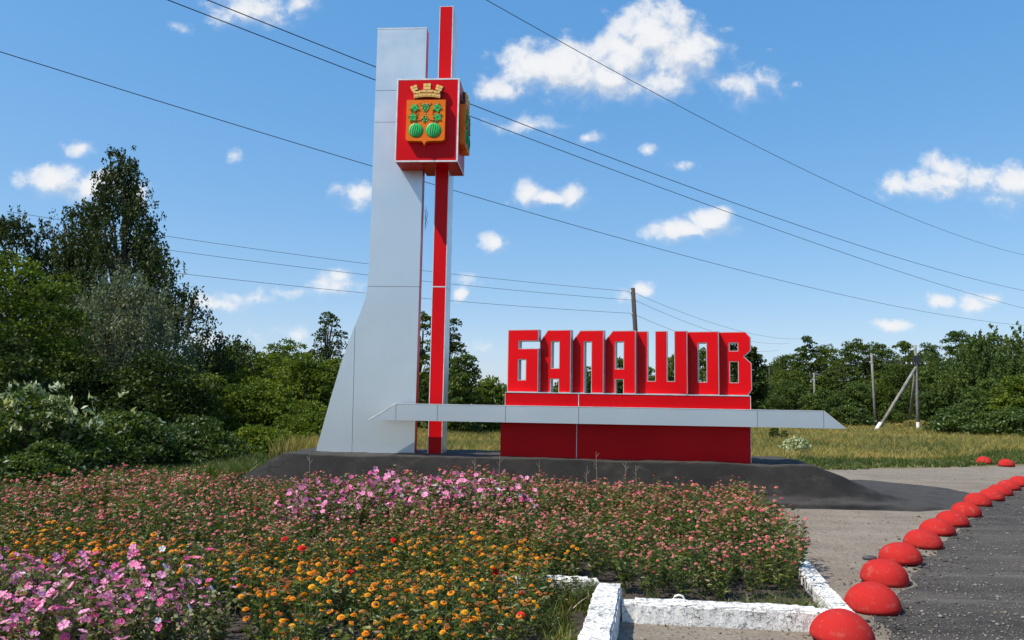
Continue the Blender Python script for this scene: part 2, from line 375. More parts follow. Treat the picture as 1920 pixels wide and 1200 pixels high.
class MB:
    def __init__(s): s.v = []; s.f = []; s.m = []
    def add(s, vs, fs, mi=0):
        b = len(s.v); s.v += [tuple(p) for p in vs]
        for f in fs: s.f.append(tuple(i + b for i in f)); s.m.append(mi)
    def box(s, x0, x1, y0, y1, z0, z1, mi=0):
        v = [(x, y, z) for z in (z0, z1) for y in (y0, y1) for x in (x0, x1)]
        s.add(v, [(0, 2, 3, 1), (4, 5, 7, 6), (0, 1, 5, 4), (1, 3, 7, 5), (3, 2, 6, 7), (2, 0, 4, 6)], mi)
    def prism(s, outer, holes, y0, y1, mi=0, axis='y'):
        """polygon in (x,z) given a thickness from y0 (front) to y1"""
        def area(p): return sum(p[i][0] * p[(i + 1) % len(p)][1] - p[(i + 1) % len(p)][0] * p[i][1] for i in range(len(p)))
        o = list(outer) if area(outer) > 0 else list(outer)[::-1]
        hs = [list(h) if area(h) < 0 else list(h)[::-1] for h in holes]
        loops = [o] + hs
        flat = [p for l in loops for p in l]; n = len(flat)
        tris = tessellate_polygon([[Vector((p[0], p[1], 0)) for p in l] for l in loops])
        P = (lambda p, y: (p[0], y, p[1])) if axis == 'y' else (lambda p, y: (p[0], p[1], y))
        vs = [P(p, y0) for p in flat] + [P(p, y1) for p in flat]
        fs = []
        for t in tris:
            a, b, c = t
            ar = (flat[b][0] - flat[a][0]) * (flat[c][1] - flat[a][1]) - (flat[c][0] - flat[a][0]) * (flat[b][1] - flat[a][1])
            if ar < 0: a, b, c = a, c, b
            fr = (a, b, c); bk = (c + n, b + n, a + n)
            if axis != 'y': fr, bk = fr[::-1], bk[::-1]
            fs += [fr, bk]
        i0 = 0
        for l in loops:
            k = len(l)
            for i in range(k):
                a, b = i0 + i, i0 + (i + 1) % k
                q = (b, a, a + n, b + n)
                fs.append(q if axis == 'y' else q[::-1])
            i0 += k
        s.add(vs, fs, mi)
    def tube(s, pts, rad, sides=6, mi=0, cap=True):
        pts = [Vector(p) for p in pts]
        if not isinstance(rad, (list, tuple)): rad = [rad] * len(pts)
        b = len(s.v); up = Vector((0, 0, 1))
        for i, p in enumerate(pts):
            d = (pts[min(i + 1, len(pts) - 1)] - pts[max(i - 1, 0)])
            if d.length < 1e-9: d = Vector((0, 0, 1))
            d.normalize(); ref = Vector((1, 0, 0)) if abs(d.z) > .9 else up
            a = d.cross(ref).normalized(); c = d.cross(a)
            for j in range(sides):
                t = 2 * math.pi * j / sides
                s.v.append(tuple(p + (a * math.cos(t) + c * math.sin(t)) * rad[i]))
        for i in range(len(pts) - 1):
            for j in range(sides):
                q = (b + i * sides + j, b + i * sides + (j + 1) % sides, b + (i + 1) * sides + (j + 1) % sides, b + (i + 1) * sides + j)
                s.f.append(q[::-1]); s.m.append(mi)
        if cap:
            s.f.append(tuple(b + j for j in range(sides))); s.m.append(mi)
            e = b + (len(pts) - 1) * sides
            s.f.append(tuple(e + j for j in range(sides))[::-1]); s.m.append(mi)
    def lathe(s, prof, n=24, c=(0, 0, 0), mi=0):
        b = len(s.v)
        for r, z in prof:
            for j in range(n):
                t = 2 * math.pi * j / n; s.v.append((c[0] + r * math.cos(t), c[1] + r * math.sin(t), c[2] + z))
        for i in range(len(prof) - 1):
            for j in range(n):
                s.f.append((b + i * n + j, b + i * n + (j + 1) % n, b + (i + 1) * n + (j + 1) % n, b + (i + 1) * n + j)); s.m.append(mi)
    def mesh(s, name, mats):
        me = bpy.data.meshes.new(name); me.from_pydata(s.v, [], s.f)
        for m in (mats if isinstance(mats, (list, tuple)) else [mats]): me.materials.append(m)
        me.polygons.foreach_set('material_index', s.m); me.update(); return me
    def obj(s, name, mats, parent=None, loc=None, rot=None, smooth=False, bevel=0):
        me = s.mesh(name, mats)
        if bevel:
            bm = bmesh.new(); bm.from_mesh(me)
            es = [e for e in bm.edges if len(e.link_faces) == 2 and e.calc_face_angle(0) > .6]
            bmesh.ops.bevel(bm, geom=es, offset=bevel, segments=2, affect='EDGES', profile=.5); bm.to_mesh(me); bm.free()
        if smooth: me.polygons.foreach_set('use_smooth', [True] * len(me.polygons))
        return link(name, me, parent, loc, rot)

def npmesh(name, V, F, mats, mi=None, smooth=False):
    """mesh from numpy: V (n,3), F (m,3) triangles"""
    me = bpy.data.meshes.new(name)
    V = np.asarray(V, np.float32); F = np.asarray(F, np.int32)
    me.vertices.add(len(V)); me.vertices.foreach_set('co', V.ravel())
    me.loops.add(F.size); me.loops.foreach_set('vertex_index', F.ravel())
    me.polygons.add(len(F)); me.polygons.foreach_set('loop_start', np.arange(0, F.size, 3, dtype=np.int32))
    for m in (mats if isinstance(mats, (list, tuple)) else [mats]): me.materials.append(m)
    if mi is not None: me.polygons.foreach_set('material_index', np.asarray(mi, np.int32))
    if smooth: me.polygons.foreach_set('use_smooth', np.ones(len(F), bool))
    me.update(calc_edges=True); me.validate(); return me

def leaves(rng, C, A, L, wid=.5, fold=.18):
    """rhombic folded leaves: centres C, axis directions A (unit), lengths L -> V, F"""
    n = len(C)
    R = rng.normal(size=(n, 3)); S = np.cross(A, R); S /= np.linalg.norm(S, axis=1)[:, None] + 1e-9
    N = np.cross(A, S); L = L[:, None]
    base = C - A * L * .5; tip = C + A * L * .5
    mid = C - A * L * .06 + N * L * fold * .5
    V = np.stack([base, mid + S * L * wid * .5, tip, mid - S * L * wid * .5], 1).reshape(-1, 3)
    i = np.arange(n)[:, None] * 4
    F = np.concatenate([i + np.array([[0, 1, 2]]), i + np.array([[0, 2, 3]])], 1).reshape(-1, 3)
    return V, F
def unit(a): return a / (np.linalg.norm(a, axis=-1, keepdims=True) + 1e-9)
def inpoly(P, poly):
    x, y = P[:, 0], P[:, 1]; r = np.zeros(len(P), bool); n = len(poly)
    for i in range(n):
        x0, y0 = poly[i]; x1, y1 = poly[(i + 1) % n]
        c = ((y0 > y) != (y1 > y)) & (x < (x1 - x0) * (y - y0) / (y1 - y0 + 1e-12) + x0)
        r ^= c
    return r
def fnoise(x, y, seed=0, sc=1.):
    r = np.random.default_rng(seed); o = np.zeros_like(x)
    for k in range(6):
        a = r.uniform(0, 6.28); f = sc * (1.0 + .75 * k); o = o + np.sin((x * math.cos(a) + y * math.sin(a)) * f + r.uniform(0, 6.28)) / (1 + .5 * k)
    return o / 2.2

# ------------------------------------------------------------------ the setting: ground sheets, mound
def sheet(name, poly, z, m, step=.35, jitter=0.0, relief=0.0, seed=1):
    """a thin sheet over a polygon, subdivided so that its rim can wander"""
    pts = []; rg = random.Random(seed); n = len(poly)
    for i in range(n):
        a, b = Vector(poly[i] + (0,)), Vector(poly[(i + 1) % n] + (0,))
        k = max(1, int((b - a).length / step)) if jitter and (b - a).length < 30 else 1
        for j in range(k):
            p = a.lerp(b, j / k); pts.append(Vector((p.x + rg.uniform(-jitter, jitter), p.y + rg.uniform(-jitter, jitter), 0)))
    F = []
    for t_ in tessellate_polygon([pts]):
        a, b, c = (pts[q_] for q_ in t_)
        ar = (b - a).cross(c - a).z
        if abs(ar) > 1e-7: F.append(t_ if ar > 0 else t_[::-1])
    me = npmesh(name, [(p.x, p.y, z) for p in pts], F, m)
    return tag(link(name, me), kind='structure')

g = MB(); g.add([(-3000, -400, 0), (3000, -400, 0), (3000, 4000, 0), (-3000, 4000, 0)], [(0, 1, 2, 3)])
tag(g.obj('ground', FIELD), kind='structure')
LOT_POLY = [(-4.2, -6), (6.0, -6), (7.5, 6.3), (8.9, 9.2), (12.4, 13.8), (15.9, 17.6), (22, 23.2), (34, 33), (30, 34.5), (26, 32.2), (17, 24.0), (12.7, 22.2), (10.8, 21.4), (9.0, 21.2), (7.2, 20.6), (5.6, 18.6), (3, 16.5), (2.4, 13.8), (1, 13.2), (1, 6.6), (-4.2, 3.5)]
sheet('gravel_lot', LOT_POLY, .004, LOT, .3, .07, seed=3)
ROAD_POLY = [(2.1, -6), (60, -6), (60, 40), (34, 36.4), (18, 24.0), (12.1, 18.1), (8.55, 13.95), (5.05, 9.4), (2.98, 6.3), (2.4, 4.5)]
sheet('road', ROAD_POLY, .008, ROADM, .3, .09, seed=5)
BED_POLY = [(-10, 4), (.55, 4), (.74, 6.5), (.95, 6.35), (2.55, 6.15), (4.0, 13.1), (3.4, 13.7), (-5.2, 13.6), (-6.4, 12.2), (-8.5, 10.6), (-11, 9.2)]
sheet('flower_bed_soil', BED_POLY, .012, SOIL, .4, .03, seed=7)

TH = math.radians(4)
MON = Vector((0, 15, 0))
def mw(x, y, z=0):
    return (MON.x + x * math.cos(TH) + y * math.sin(TH), MON.y - x * math.sin(TH) + y * math.cos(TH), z)
def mound_h(x, y):
    """height of the asphalt bank in monument coordinates"""
    n = fnoise(x, y, 4, .9) * .13 + fnoise(x, y, 9, 3.0) * .05
    dl = np.clip((-4.15 - x) / 1.15, 0, None); dr = np.clip((x - 5.5) / 1.6, 0, None)
    df = np.clip((-.78 - y) / .82, 0, None); db = np.clip((y - 1.3) / 1.3, 0, None)
    d = np.sqrt(np.maximum(dl, dr) ** 2 + np.maximum(df, db) ** 2) + n * .6
    t = np.clip(1 - d, 0, 1)
    s = t * t * (3 - 2 * t)
    return .555 * (s * .55 + t * t * .45) + (t > 0) * (n * .12 + fnoise(x, y, 15, 7.) * .012) + np.clip(1.45 - d, 0, .45) * .16
def build_mound():
    xs = np.linspace(-5.8, 9.8, 220); ys = np.linspace(-2.4, 4.2, 110)
    X, Y = np.meshgrid(xs, ys, indexing='ij')
    Z = mound_h(X, Y)
    # the bank runs out into a thin flat skirt of asphalt, wider at the right
    fx = fnoise(X, Y, 12, 1.3) * .10 + fnoise(X, Y, 13, 5.) * .03
    cx, cy, hx, hy, rad = 1.45, .75, 6.65, 2.55, 1.6
    qx, qy = np.abs(X - cx) - hx + rad, np.abs(Y - cy) - hy + rad
    sd = np.hypot(np.clip(qx, 0, None), np.clip(qy, 0, None)) + np.minimum(np.maximum(qx, qy), 0) - rad
    sd2 = np.hypot((X - 7.6) / 1.5, (Y - .9) / 2.6) - 1
    s_in = -np.minimum(sd, sd2) + fx
    Z = np.where(s_in > 0, np.maximum(Z, 0) * np.clip(s_in / .12, 0, 1), 0) + np.clip(s_in * .35, -.05, .022)
    keep = s_in > -.22
    V = np.array([mw(x, y, z) for x, y, z in zip(X.ravel(), Y.ravel(), Z.ravel())])
    ny = len(ys); F = []
    for i in range(len(xs) - 1):
        for j in range(ny - 1):
            if keep[i, j] and keep[i + 1, j] and keep[i, j + 1] and keep[i + 1, j + 1]:
                a = i * ny + j; F += [(a, a + ny, a + ny + 1), (a, a + ny + 1, a + 1)]
    used = np.unique(np.array(F)); remap = -np.ones(len(V), int); remap[used] = np.arange(len(used))
    me = npmesh('asphalt_mound', V[used], remap[np.array(F)], ASPHALT, smooth=True)
    tag(link('asphalt_mound', me), kind='structure')
build_mound()

# ------------------------------------------------------------------ the monument
M = empty('entrance_monument', MON, -TH)
tag(M, 'red and silver town entrance monument with coat of arms and large letters', 'monument')
GAP = .004
def panel(parent, poly, y0, y1, m, holes=(), name='cladding_panel'):
    b = MB(); b.prism(poly, holes, y0, y1); return b.obj(name, m, parent)
def pbox(parent, x0, x1, y0, y1, z0, z1, m, name='cladding_panel', bevel=0):
    b = MB(); b.box(x0, x1, y0, y1, z0, z1); return b.obj(name, m, parent, bevel=bevel)

# tower: dark frame inside, sheets proud of it
flare = [(-2.890, 4.45), (-2.893, 4.2), (-2.905, 3.95), (-2.94, 3.69), (-3.025, 3.40), (-3.17, 3.02), (-3.38, 2.38), (-3.56, 1.69), (-3.82, .62), (-3.90, .30)]
ins = lambda p: (p[0] + .012, p[1])
core = MB(); core.prism([ins(p) for p in flare] + [(-1.875, .3), (-1.875, 9.278), (-2.878, 9.278)], [], 0.012, .24)
tower = core.obj('tower', CORE, M)
L, Rr = -2.89, -1.862
panel(tower, [(L, 7.97 + GAP), (Rr, 7.97 + GAP), (Rr, 9.29), (L, 9.29)], 0, .0115, SILVER)
panel(tower, [(L, 7.30 + GAP), (Rr, 7.30 + GAP), (Rr, 7.97 - GAP), (L, 7.97 - GAP)], 0, .0115, SILVER)
panel(tower, [(-2.9055, 3.91 + GAP), (Rr, 3.91 + GAP), (Rr, 7.30 - GAP), (L, 7.30 - GAP), (L, 4.45), (-2.893, 4.2)], 0, .0115, SILVER)
panel(tower, [(-3.088, .3), (Rr, .3), (Rr, 3.91 - GAP), (-2.908, 3.91 - GAP), (-2.94, 3.69), (-3.025, 3.40), (-3.125, 3.135)], 0, .0115, SILVER)
panel(tower, [(-3.90, .3), (-3.096, .3), (-3.133, 3.115), (-3.17, 3.02), (-3.38, 2.38), (-3.56, 1.69), (-3.82, .62)], 0, .0115, SILVER)
for z0, z1 in ((.3, 3.91 - GAP), (3.91 + GAP, 9.278)):
    pbox(tower, -1.8745, Rr, .0125, .25, z0, z1, RED)
pbox(tower, L - .004, Rr + .004, -.004, .254, 9.291, 9.312, TRIM, 'top_trim')
for i in range(len(flare) - 1):                                     # left edge sheets follow the flare
    (xa, za), (xb, zb) = flare[i], flare[i + 1]
    b = MB(); b.prism([(xa, za), (xa + .0115, za), (xb + .0115, zb), (xb, zb)], [], .012, .25); b.obj('edge_strip', SILVER, tower)
pbox(tower, L, L + .0115, .012, .25, 4.45, 9.29, SILVER, 'edge_strip')
bm_ = MB()
for s in range(7):
    a = s * .9; bm_.tube([(-1.85 + .02 * math.sin(a), .20, 5.35 + .04 * s), (-1.80 + .03 * math.cos(a * 2), .27, 5.30 + .05 * s), (-1.82, .22, 5.10 + .03 * s)], .003, 4)
bm_.obj('loose_twigs', STALK, tower)

# pillar
PX0, PX1 = -1.602, -1.322
b = MB(); b.box(PX0 + .012, PX1 - .012, .012, .60, .3, 9.738); pillar = b.obj('pillar', CORE, M)
for z0, z1 in ((.3, 3.90), (3.925, 6.9), (6.9 + 2 * GAP, 9.75)):
    pbox(pillar, PX0 + .014, PX1 - .014, 0, .0115, z0, z1, RED)
for z0, z1 in ((.3, 3.91 - GAP), (3.91 + GAP, 6.9), (6.9 + 2 * GAP, 9.75)):
    pbox(pillar, PX1 - .0115, PX1, .014, .61, z0, z1, SILVER)
    pbox(pillar, PX0, PX0 + .0115, .014, .61, z0, z1, SILVER)
for x in (PX0, PX1 - .0125):
    pbox(pillar, x, x + .0125, -.003, .0125, .3, 9.752, TRIM, 'corner_trim')
pbox(pillar, PX0 + .0135, PX1 - .0135, -.003, .0115, 3.902, 3.923, TRIM, 'joint_trim')
pbox(pillar, PX0 + .002, PX1 - .002, .0, .608, 9.754, 9.766, TRIM, 'top_trim')

# emblem box
X0, X1, YF, YB, Z0, Z1 = -2.312, -1.072, -.57, .42, 6.285, 7.965
b = MB(); b.prism([(X0 + .012, YF + .012), (X1 - .012, YF + .012), (X1 - .012, YB - .012), (-1.845, YB - .012), (-1.845, -.004), (X0 + .012, -.004)], [], Z0 + .012, Z1 - .012, axis='z')
ebox = b.obj('emblem_box', CORE, M)
pbox(ebox, X0 + .03, X1 - .03, YF, YF + .0115, Z0 + .028, Z1 - .028, RED)
pbox(ebox, X1 - .0115, X1, YF + .03, YB - .02, Z0 + .028, Z1 - .028, RED)
pbox(ebox, X0, X0 + .0115, YF + .03, -.004, Z0 + .028, Z1 - .028, RED)
b = MB(); b.prism([(X0 + .03, YF + .03), (X1 - .03, YF + .03), (X1 - .03, YB - .02), (-1.845, YB - .02), (-1.845, -.006), (X0 + .03, -.006)], [], Z0, Z0 + .0115, axis='z'); b.obj('bottom_panel', RED, ebox)
b = MB(); b.prism([(X0 + .03, YF + .03), (X1 - .03, YF + .03), (X1 - .03, YB - .02), (-1.845, YB - .02), (-1.845, -.006), (X0 + .03, -.006)], [], Z1 - .0115, Z1, axis='z'); b.obj('top_panel', SILVER, ebox)
t = .029
for (x0, x1, y0, y1, z0, z1) in ((X0, X1, YF - .003, YF + t, Z0 - .003, Z0 + .026), (X0, X1, YF - .003, YF + t, Z1 - .026, Z1 + .003),
                                 (X0 - .003, X0 + .026, YF - .003, YF + t, Z0 + .0265, Z1 - .0265), (X1 - .028, X1 + .004, YF - .004, YF + t, Z0 + .0265, Z1 - .0265),
                                 (X1 - .012, X1 + .003, YF + t + .001, YB, Z0 - .002, Z0 + .02), (X1 - .012, X1 + .003, YF + t + .001, YB, Z1 - .02, Z1 + .002)):
    pbox(ebox, x0, x1, y0, y1, z0, z1, TRIM, 'edge_trim')

# coat of arms: shield with two melons and vines, brick crown above; drawn in its own (x,z) plane
U = .001655
def cu(X, Y): return ((X - 355) * U, (528 - Y) * U)
def arc(cx, cy, r, a0, a1, n=6): return [(cx + r * math.cos(math.radians(a0 + (a1 - a0) * i / n)), cy + r * math.sin(math.radians(a0 + (a1 - a0) * i / n))) for i in range(n + 1)]
def coat(parent, loc, rz):
    c = MB()
    sh = [(125, 280), (585, 280)] + arc(550, 740, 35, 0, 90) + [(385, 778), (362, 792), (345, 828), (330, 792), (312, 778)] + arc(160, 740, 35, 90, 180)
    c.prism([cu(*p) for p in sh], [], -.112, -.001)
    o = c.obj('coat_of_arms', ORANGE, parent, loc, (0, 0, rz))
    for mx, r in ((243, 84), (452, 88)):
        b = MB(); n = 32; x0, z0 = cu(mx, 648); R = r * U
        prof = [(1, 0), (.985, .008), (.9, .013), (.72, .018), (.45, .022), (.2, .024), (.01, .025)]
        rings = []
        for q, h in prof:
            base = len(b.v)
            for j in range(n):
                a = 2 * math.pi * j / n; rr = q * R
                b.v.append((x0 + rr * math.cos(a), -.112 - h, z0 + rr * math.sin(a)))
            rings.append(base)
        for i in range(len(rings) - 1):
            for j in range(n):
                b.f.append((rings[i] + j, rings[i] + (j + 1) % n, rings[i + 1] + (j + 1) % n, rings[i + 1] + j)); b.m.append(0)
        for w in (-.75, -.42, -.1, .22, .55, .82):                   # ribs of the rind
            pts = []
            for i in range(9):
                tt = -1 + 2 * i / 8; yy = tt * .96; xx = w * math.sqrt(max(0, 1 - yy * yy)) + .12 * tt
                rad2 = min(.99, math.hypot(xx, yy)); h = .025 * (1 - rad2 ** 4) + .002
                pts.append((x0 + xx * R, -.112 - h, z0 + yy * R))
            b.tube(pts, .0045, 5, 1)
        b.tube([(x0 + R * math.cos(a), -.114, z0 + R * math.sin(a)) for a in np.linspace(0, 2 * math.pi, 33)], .006, 5, 1, cap=False)
        b.obj('melon', [GREENP, GREEND], o, smooth=True)
    def star(cx, cy, r, rot, seed):
        rg = random.Random(seed); pts = []
        for i in range(10):
            a = rot + i * math.pi / 5; q = r * (1 if i % 2 == 0 else .52) * rg.uniform(.9, 1.12)
            pts.append((cx + q * math.cos(a), cy + q * math.sin(a)))
        return pts
    for cx, cy, r, ro in ((222, 378, 62, .3), (205, 492, 60, .9), (488, 378, 62, .1), (497, 492, 60, .6)):
        b = MB(); pts = star(cx, cy, r, ro, int(cx)); b.prism([cu(*p) for p in pts], [], -.128, -.112)
        x0, z0 = cu(cx, cy)
        for i in range(0, 10, 2):
            x1, z1 = cu(*pts[i]); b.tube([(x0, -.130, z0), (x1, -.130, z1)], .003, 4, 1)
        b.obj('vine_leaf', [GREENP, GREEND], o)
    b = MB(); rg = random.Random(5)
    for row, (yy, half) in enumerate(((338, 40), (356, 48), (374, 46), (392, 36), (410, 26), (430, 16), (452, 14), (476, 22), (498, 36), (518, 42), (538, 30), (556, 14))):
        k = max(1, int(half * 2 / 17))
        for i in range(k):
            X = 352 - (yy > 470) * 4 + (-half + (i + .5) * 2 * half / k); x0, z0 = cu(X + rg.uniform(-2, 2), yy)
            prof = [(.0175, 0), (.015, .006), (.009, .011), (.001, .013)]; base = len(b.v)
            for q, h in prof:
                for j in range(8):
                    a = j * math.pi / 4; b.v.append((x0 + q * math.cos(a), -.112 - h, z0 + q * math.sin(a)))
            for l in range(3):
                for j in range(8): b.f.append((base + l * 8 + j, base + l * 8 + (j + 1) % 8, base + l * 8 + 8 + (j + 1) % 8, base + l * 8 + 8 + j)); b.m.append((row + i) % 2)
    b.obj('grape_bunch', [GREENP, GREEND], o, smooth=True)
    def vine(pts, r=.005):
        b = MB(); b.tube([(cu(*p)[0], -.1165, cu(*p)[1]) for p in pts], r, 5); b.obj('vine_stem', BROWN, o)
    for s in (0, 1):
        f = (lambda x: x) if s == 0 else (lambda x: 706 - x)
        vine([(f(235), 565), (f(220), 545), (f(250), 532), (f(290), 530), (f(325), 505)]); vine([(f(243), 562), (f(262), 545), (f(240), 530), (f(215), 515)])
        vine([(f(185), 440), (f(200), 425), (f(235), 415), (f(262), 428), (f(272), 452), (f(255), 470), (f(238), 462), (f(246), 446)], .004)
        vine([(f(320), 352), (f(296), 342), (f(283), 322), (f(290), 318)]); vine([(f(255), 470), (f(225), 480), (f(200), 470)], .004)
        vine([(f(222), 378), (f(200), 415), (f(183), 445), (f(190), 470)], .004)
    # mural crown, laid brick by brick on a dark backing
    b = MB()
    b.prism([cu(*p) for p in [(160, 118), (238, 92), (268, 150), (262, 166), (312, 160), (312, 74), (410, 74), (410, 160), (470, 166), (470, 150), (492, 92), (566, 118), (530, 190), (522, 266), (440, 250), (362, 246), (284, 250), (208, 270), (200, 190)]], [], -.088, -.030)
    cr = b.obj('crown', BROWN, o)
    def brick(q):
        bb = MB(); bb.prism([cu(*p) for p in q], [], -.108, -.088); bb.obj('brick', TAN, cr)
    def rect(x0, y0, x1, y1): return [(x0, y0), (x1, y0), (x1, y1), (x0, y1)]
    for q in (rect(318, 78, 358, 114), rect(363, 78, 404, 114), rect(318, 119, 404, 150), rect(294, 157, 352, 182), rect(358, 157, 430, 182)): brick(q)
    def skew(x0, y0, x1, y1, cx, cy, a):
        ca, sa = math.cos(math.radians(a)), math.sin(math.radians(a))
        return [(cx + (x - cx) * ca - (y - cy) * sa, cy + (x - cx) * sa + (y - cy) * ca) for x, y in rect(x0, y0, x1, y1)]
    for q in ((168, 102, 202, 132), (207, 102, 246, 132), (170, 137, 244, 163), (180, 168, 212, 194)): brick(skew(*q, 206, 135, -20))
    for q in ((462, 102, 500, 132), (505, 102, 542, 132), (466, 137, 540, 163), (498, 168, 530, 194)): brick(skew(*q, 503, 135, 20))
    brick([(222, 176), (286, 162), (288, 186), (232, 196)]); brick([(438, 162), (496, 174), (488, 196), (438, 186)])
    def band(x0, x1, ya, yb, k):
        for i in range(k):
            xa, xb = x0 + (x1 - x0) * i / k + 2, x0 + (x1 - x0) * (i + 1) / k - 2
            s = lambda x: 20 * ((x - 362) / 160) ** 2
            brick([(xa, ya + s(xa)), (xb, ya + s(xb)), (xb, yb + s(xb)), (xa, yb + s(xa))])
    band(206, 520, 190, 198, 16); band(204, 522, 203, 224, 1 + 5); band(206, 520, 229, 238, 16)
    return o
coat(M, (-1.70, YF - .004, 7.075), 0)
coat(M, (X1 + .004, -.075, 7.075), math.pi / 2)

# long ledge
SY0, SY1 = -.80, -.24
b = MB(); b.prism([(-2.55, 1.302), (6.02, 1.302), (5.67, 1.588), (-2.08, 1.588)], [], SY0 + .012, SY1); ledge = b.obj('ledge', CORE, M)
js = [-2.072, -1.298, -.033, 1.304, 4.501, 5.662]
for a, c in zip(js[:-1], js[1:]):
    pbox(ledge, a + GAP, c - GAP, SY0, SY0 + .0115, 1.290, 1.594, SILVER)
    pbox(ledge, a + GAP * .5, c - GAP * .5, SY0 + .0125, SY1, 1.5885, 1.600, SILVER, 'top_panel')
panel(ledge, [(-2.566, 1.290), (-2.072 - GAP, 1.290), (-2.072 - GAP, 1.594), (-2.080, 1.594)], SY0, SY0 + .0115, SILVER)
panel(ledge, [(5.662 + GAP, 1.290), (6.040, 1.290), (6.036, 1.30), (5.674, 1.594), (5.662 + GAP, 1.594)], SY0, SY0 + .0115, SILVER)
panel(ledge, [(-2.590, 1.300), (-2.556, 1.2905), (-2.076, 1.5885), (-2.0735, 1.604), (-2.100, 1.604)], SY0 - .004, SY1, TRIM, name='end_panel')
panel(ledge, [(6.046, 1.296), (6.028, 1.30), (5.668, 1.5885), (5.664, 1.600), (5.676, 1.600)], SY0 - .004, SY1, TRIM, name='end_panel')
pbox(ledge, -2.56, 6.03, SY0 + .012, SY1, 1.290, 1.3015, SILVER, 'soffit_panel')
pbox(ledge, -2.070, 5.660, SY0 - .005, SY0 + .010, 1.5945, 1.603, TRIM, 'edge_trim')
# base under the ledge
b = MB(); b.box(-.135, 4.445, -.438, .40, .3, 1.289); base = b.obj('plinth', CORE, M)
for a, c in ((-.147, 1.268), (1.282, 4.457)):
    pbox(base, a, c, -.45, -.4385, .3, 1.288, RED)
pbox(base, 4.4455, 4.457, -.438, .40, .3, 1.288, RED); pbox(base, -.147, -.1355, -.438, .40, .3, 1.288, RED)
pbox(base, 1.269, 1.281, -.455, -.4385, .3, 1.288, TRIM, 'joint_trim'); pbox(base, 4.4575, 4.466, -.455, -.43, .3, 1.288, TRIM, 'joint_trim')
# red band carrying the letters
b = MB(); b.box(-.035, 4.385, -.738, -.26, 1.601, 1.835); bandp = b.obj('letter_base', CORE, M)
for a, c in ((-.045, 1.296), (1.308, 4.393)):
    pbox(bandp, a, c, -.75, -.7385, 1.604, 1.829, RED)
pbox(bandp, 1.2965, 1.3075, -.754, -.7385, 1.604, 1.829, TRIM, 'joint_trim')
pbox(bandp, -.050, 4.398, -.757, -.255, 1.8355, 1.850, TRIM, 'top_trim'); pbox(bandp, 4.3935, 4.402, -.754, -.25, 1.602, 1.835, TRIM, 'corner_trim')
pbox(bandp, -.054, -.0455, -.754, -.25, 1.602, 1.835, TRIM, 'corner_trim')

# seven letters, each turned like a louvre so its right edge stands proud
def inset(poly, d):
    n = len(poly); A = sum(poly[i][0] * poly[(i + 1) % n][1] - poly[(i + 1) % n][0] * poly[i][1] for i in range(n))
    s = 1 if A > 0 else -1; out = []
    for i in range(n):
        p0, p1, p2 = Vector(poly[i - 1]), Vector(poly[i]), Vector(poly[(i + 1) % n])
        e1, e2 = (p1 - p0).normalized(), (p2 - p1).normalized()
        n1, n2 = Vector((-e1.y, e1.x)) * s, Vector((-e2.y, e2.x)) * s
        m = (n1 + n2); m = m / max(.3, m.length_squared) * 2
        out.append(tuple(p1 + m * d))
    return out
LU = .002712                                                        # metres per drawing unit
LZ0, LH = 1.851, 1.165
def q(X, Y): return (X * LU, LZ0 + (442 - Y) * LH / 442)             # Y counted down from the letter's top
def box4(a, b_, c, d): return [(a, b_), (c, b_), (c, d), (a, d)]
LETTERS = [
 (-.030, 214, [(0, 0), (214, 0), (214, 82), (79, 82), (79, 134), (214, 134), (214, 442), (0, 442)], [box4(77, 214, 127, 356)]),
 (.573, 213, [(0, 84), (54, 0), (213, 0), (213, 442), (131, 442), (131, 348), (77, 348), (77, 442), (0, 442)], [box4(81, 83, 133, 270)]),
 (1.173, 214, [(0, 82), (56, 0), (214, 0), (214, 442), (132, 442), (132, 82), (85, 82), (85, 442), (0, 442)], []),
 (1.767, 211, [(0, 80), (60, 0), (211, 0), (211, 442), (130, 442), (130, 344), (78, 344), (78, 442), (0, 442)], [box4(78, 80, 131, 268)]),
 (2.350, 340, [(0, 0), (82, 0), (82, 350), (131, 350), (131, 0), (210, 0), (210, 350), (256, 350), (256, 0), (340, 0), (340, 442), (0, 442)], []),
 (3.283, 208, [(0, 0), (208, 0), (208, 442), (0, 442)], [box4(78, 82, 129, 352)]),
 (3.852, 213, [(0, 0), (178, 0), (210, 38), (210, 130), (168, 172), (213, 218), (213, 402), (188, 442), (0, 442)], [box4(77, 78, 128, 132), box4(78, 210, 129, 352)]),
]
for x0, wd, outer, holes in LETTERS:
    w = wd * LU; rz = -math.asin(min(.9, .155 / w)) if wd < 300 else -math.asin(.20 / w)
    o2 = [q(X / math.cos(rz), Y) for X, Y in outer]; h2 = [[q(X / math.cos(rz), Y) for X, Y in h] for h in holes]
    b = MB(); b.prism(o2, h2, 0, .17)
    lt = b.obj('letter', TRIMG, M, (x0, -.56, 0), (0, 0, rz))
    panel(lt, inset(o2, .0125), -.005, -.0005, RED, [inset(h, -.0125) for h in h2], 'face_panel')

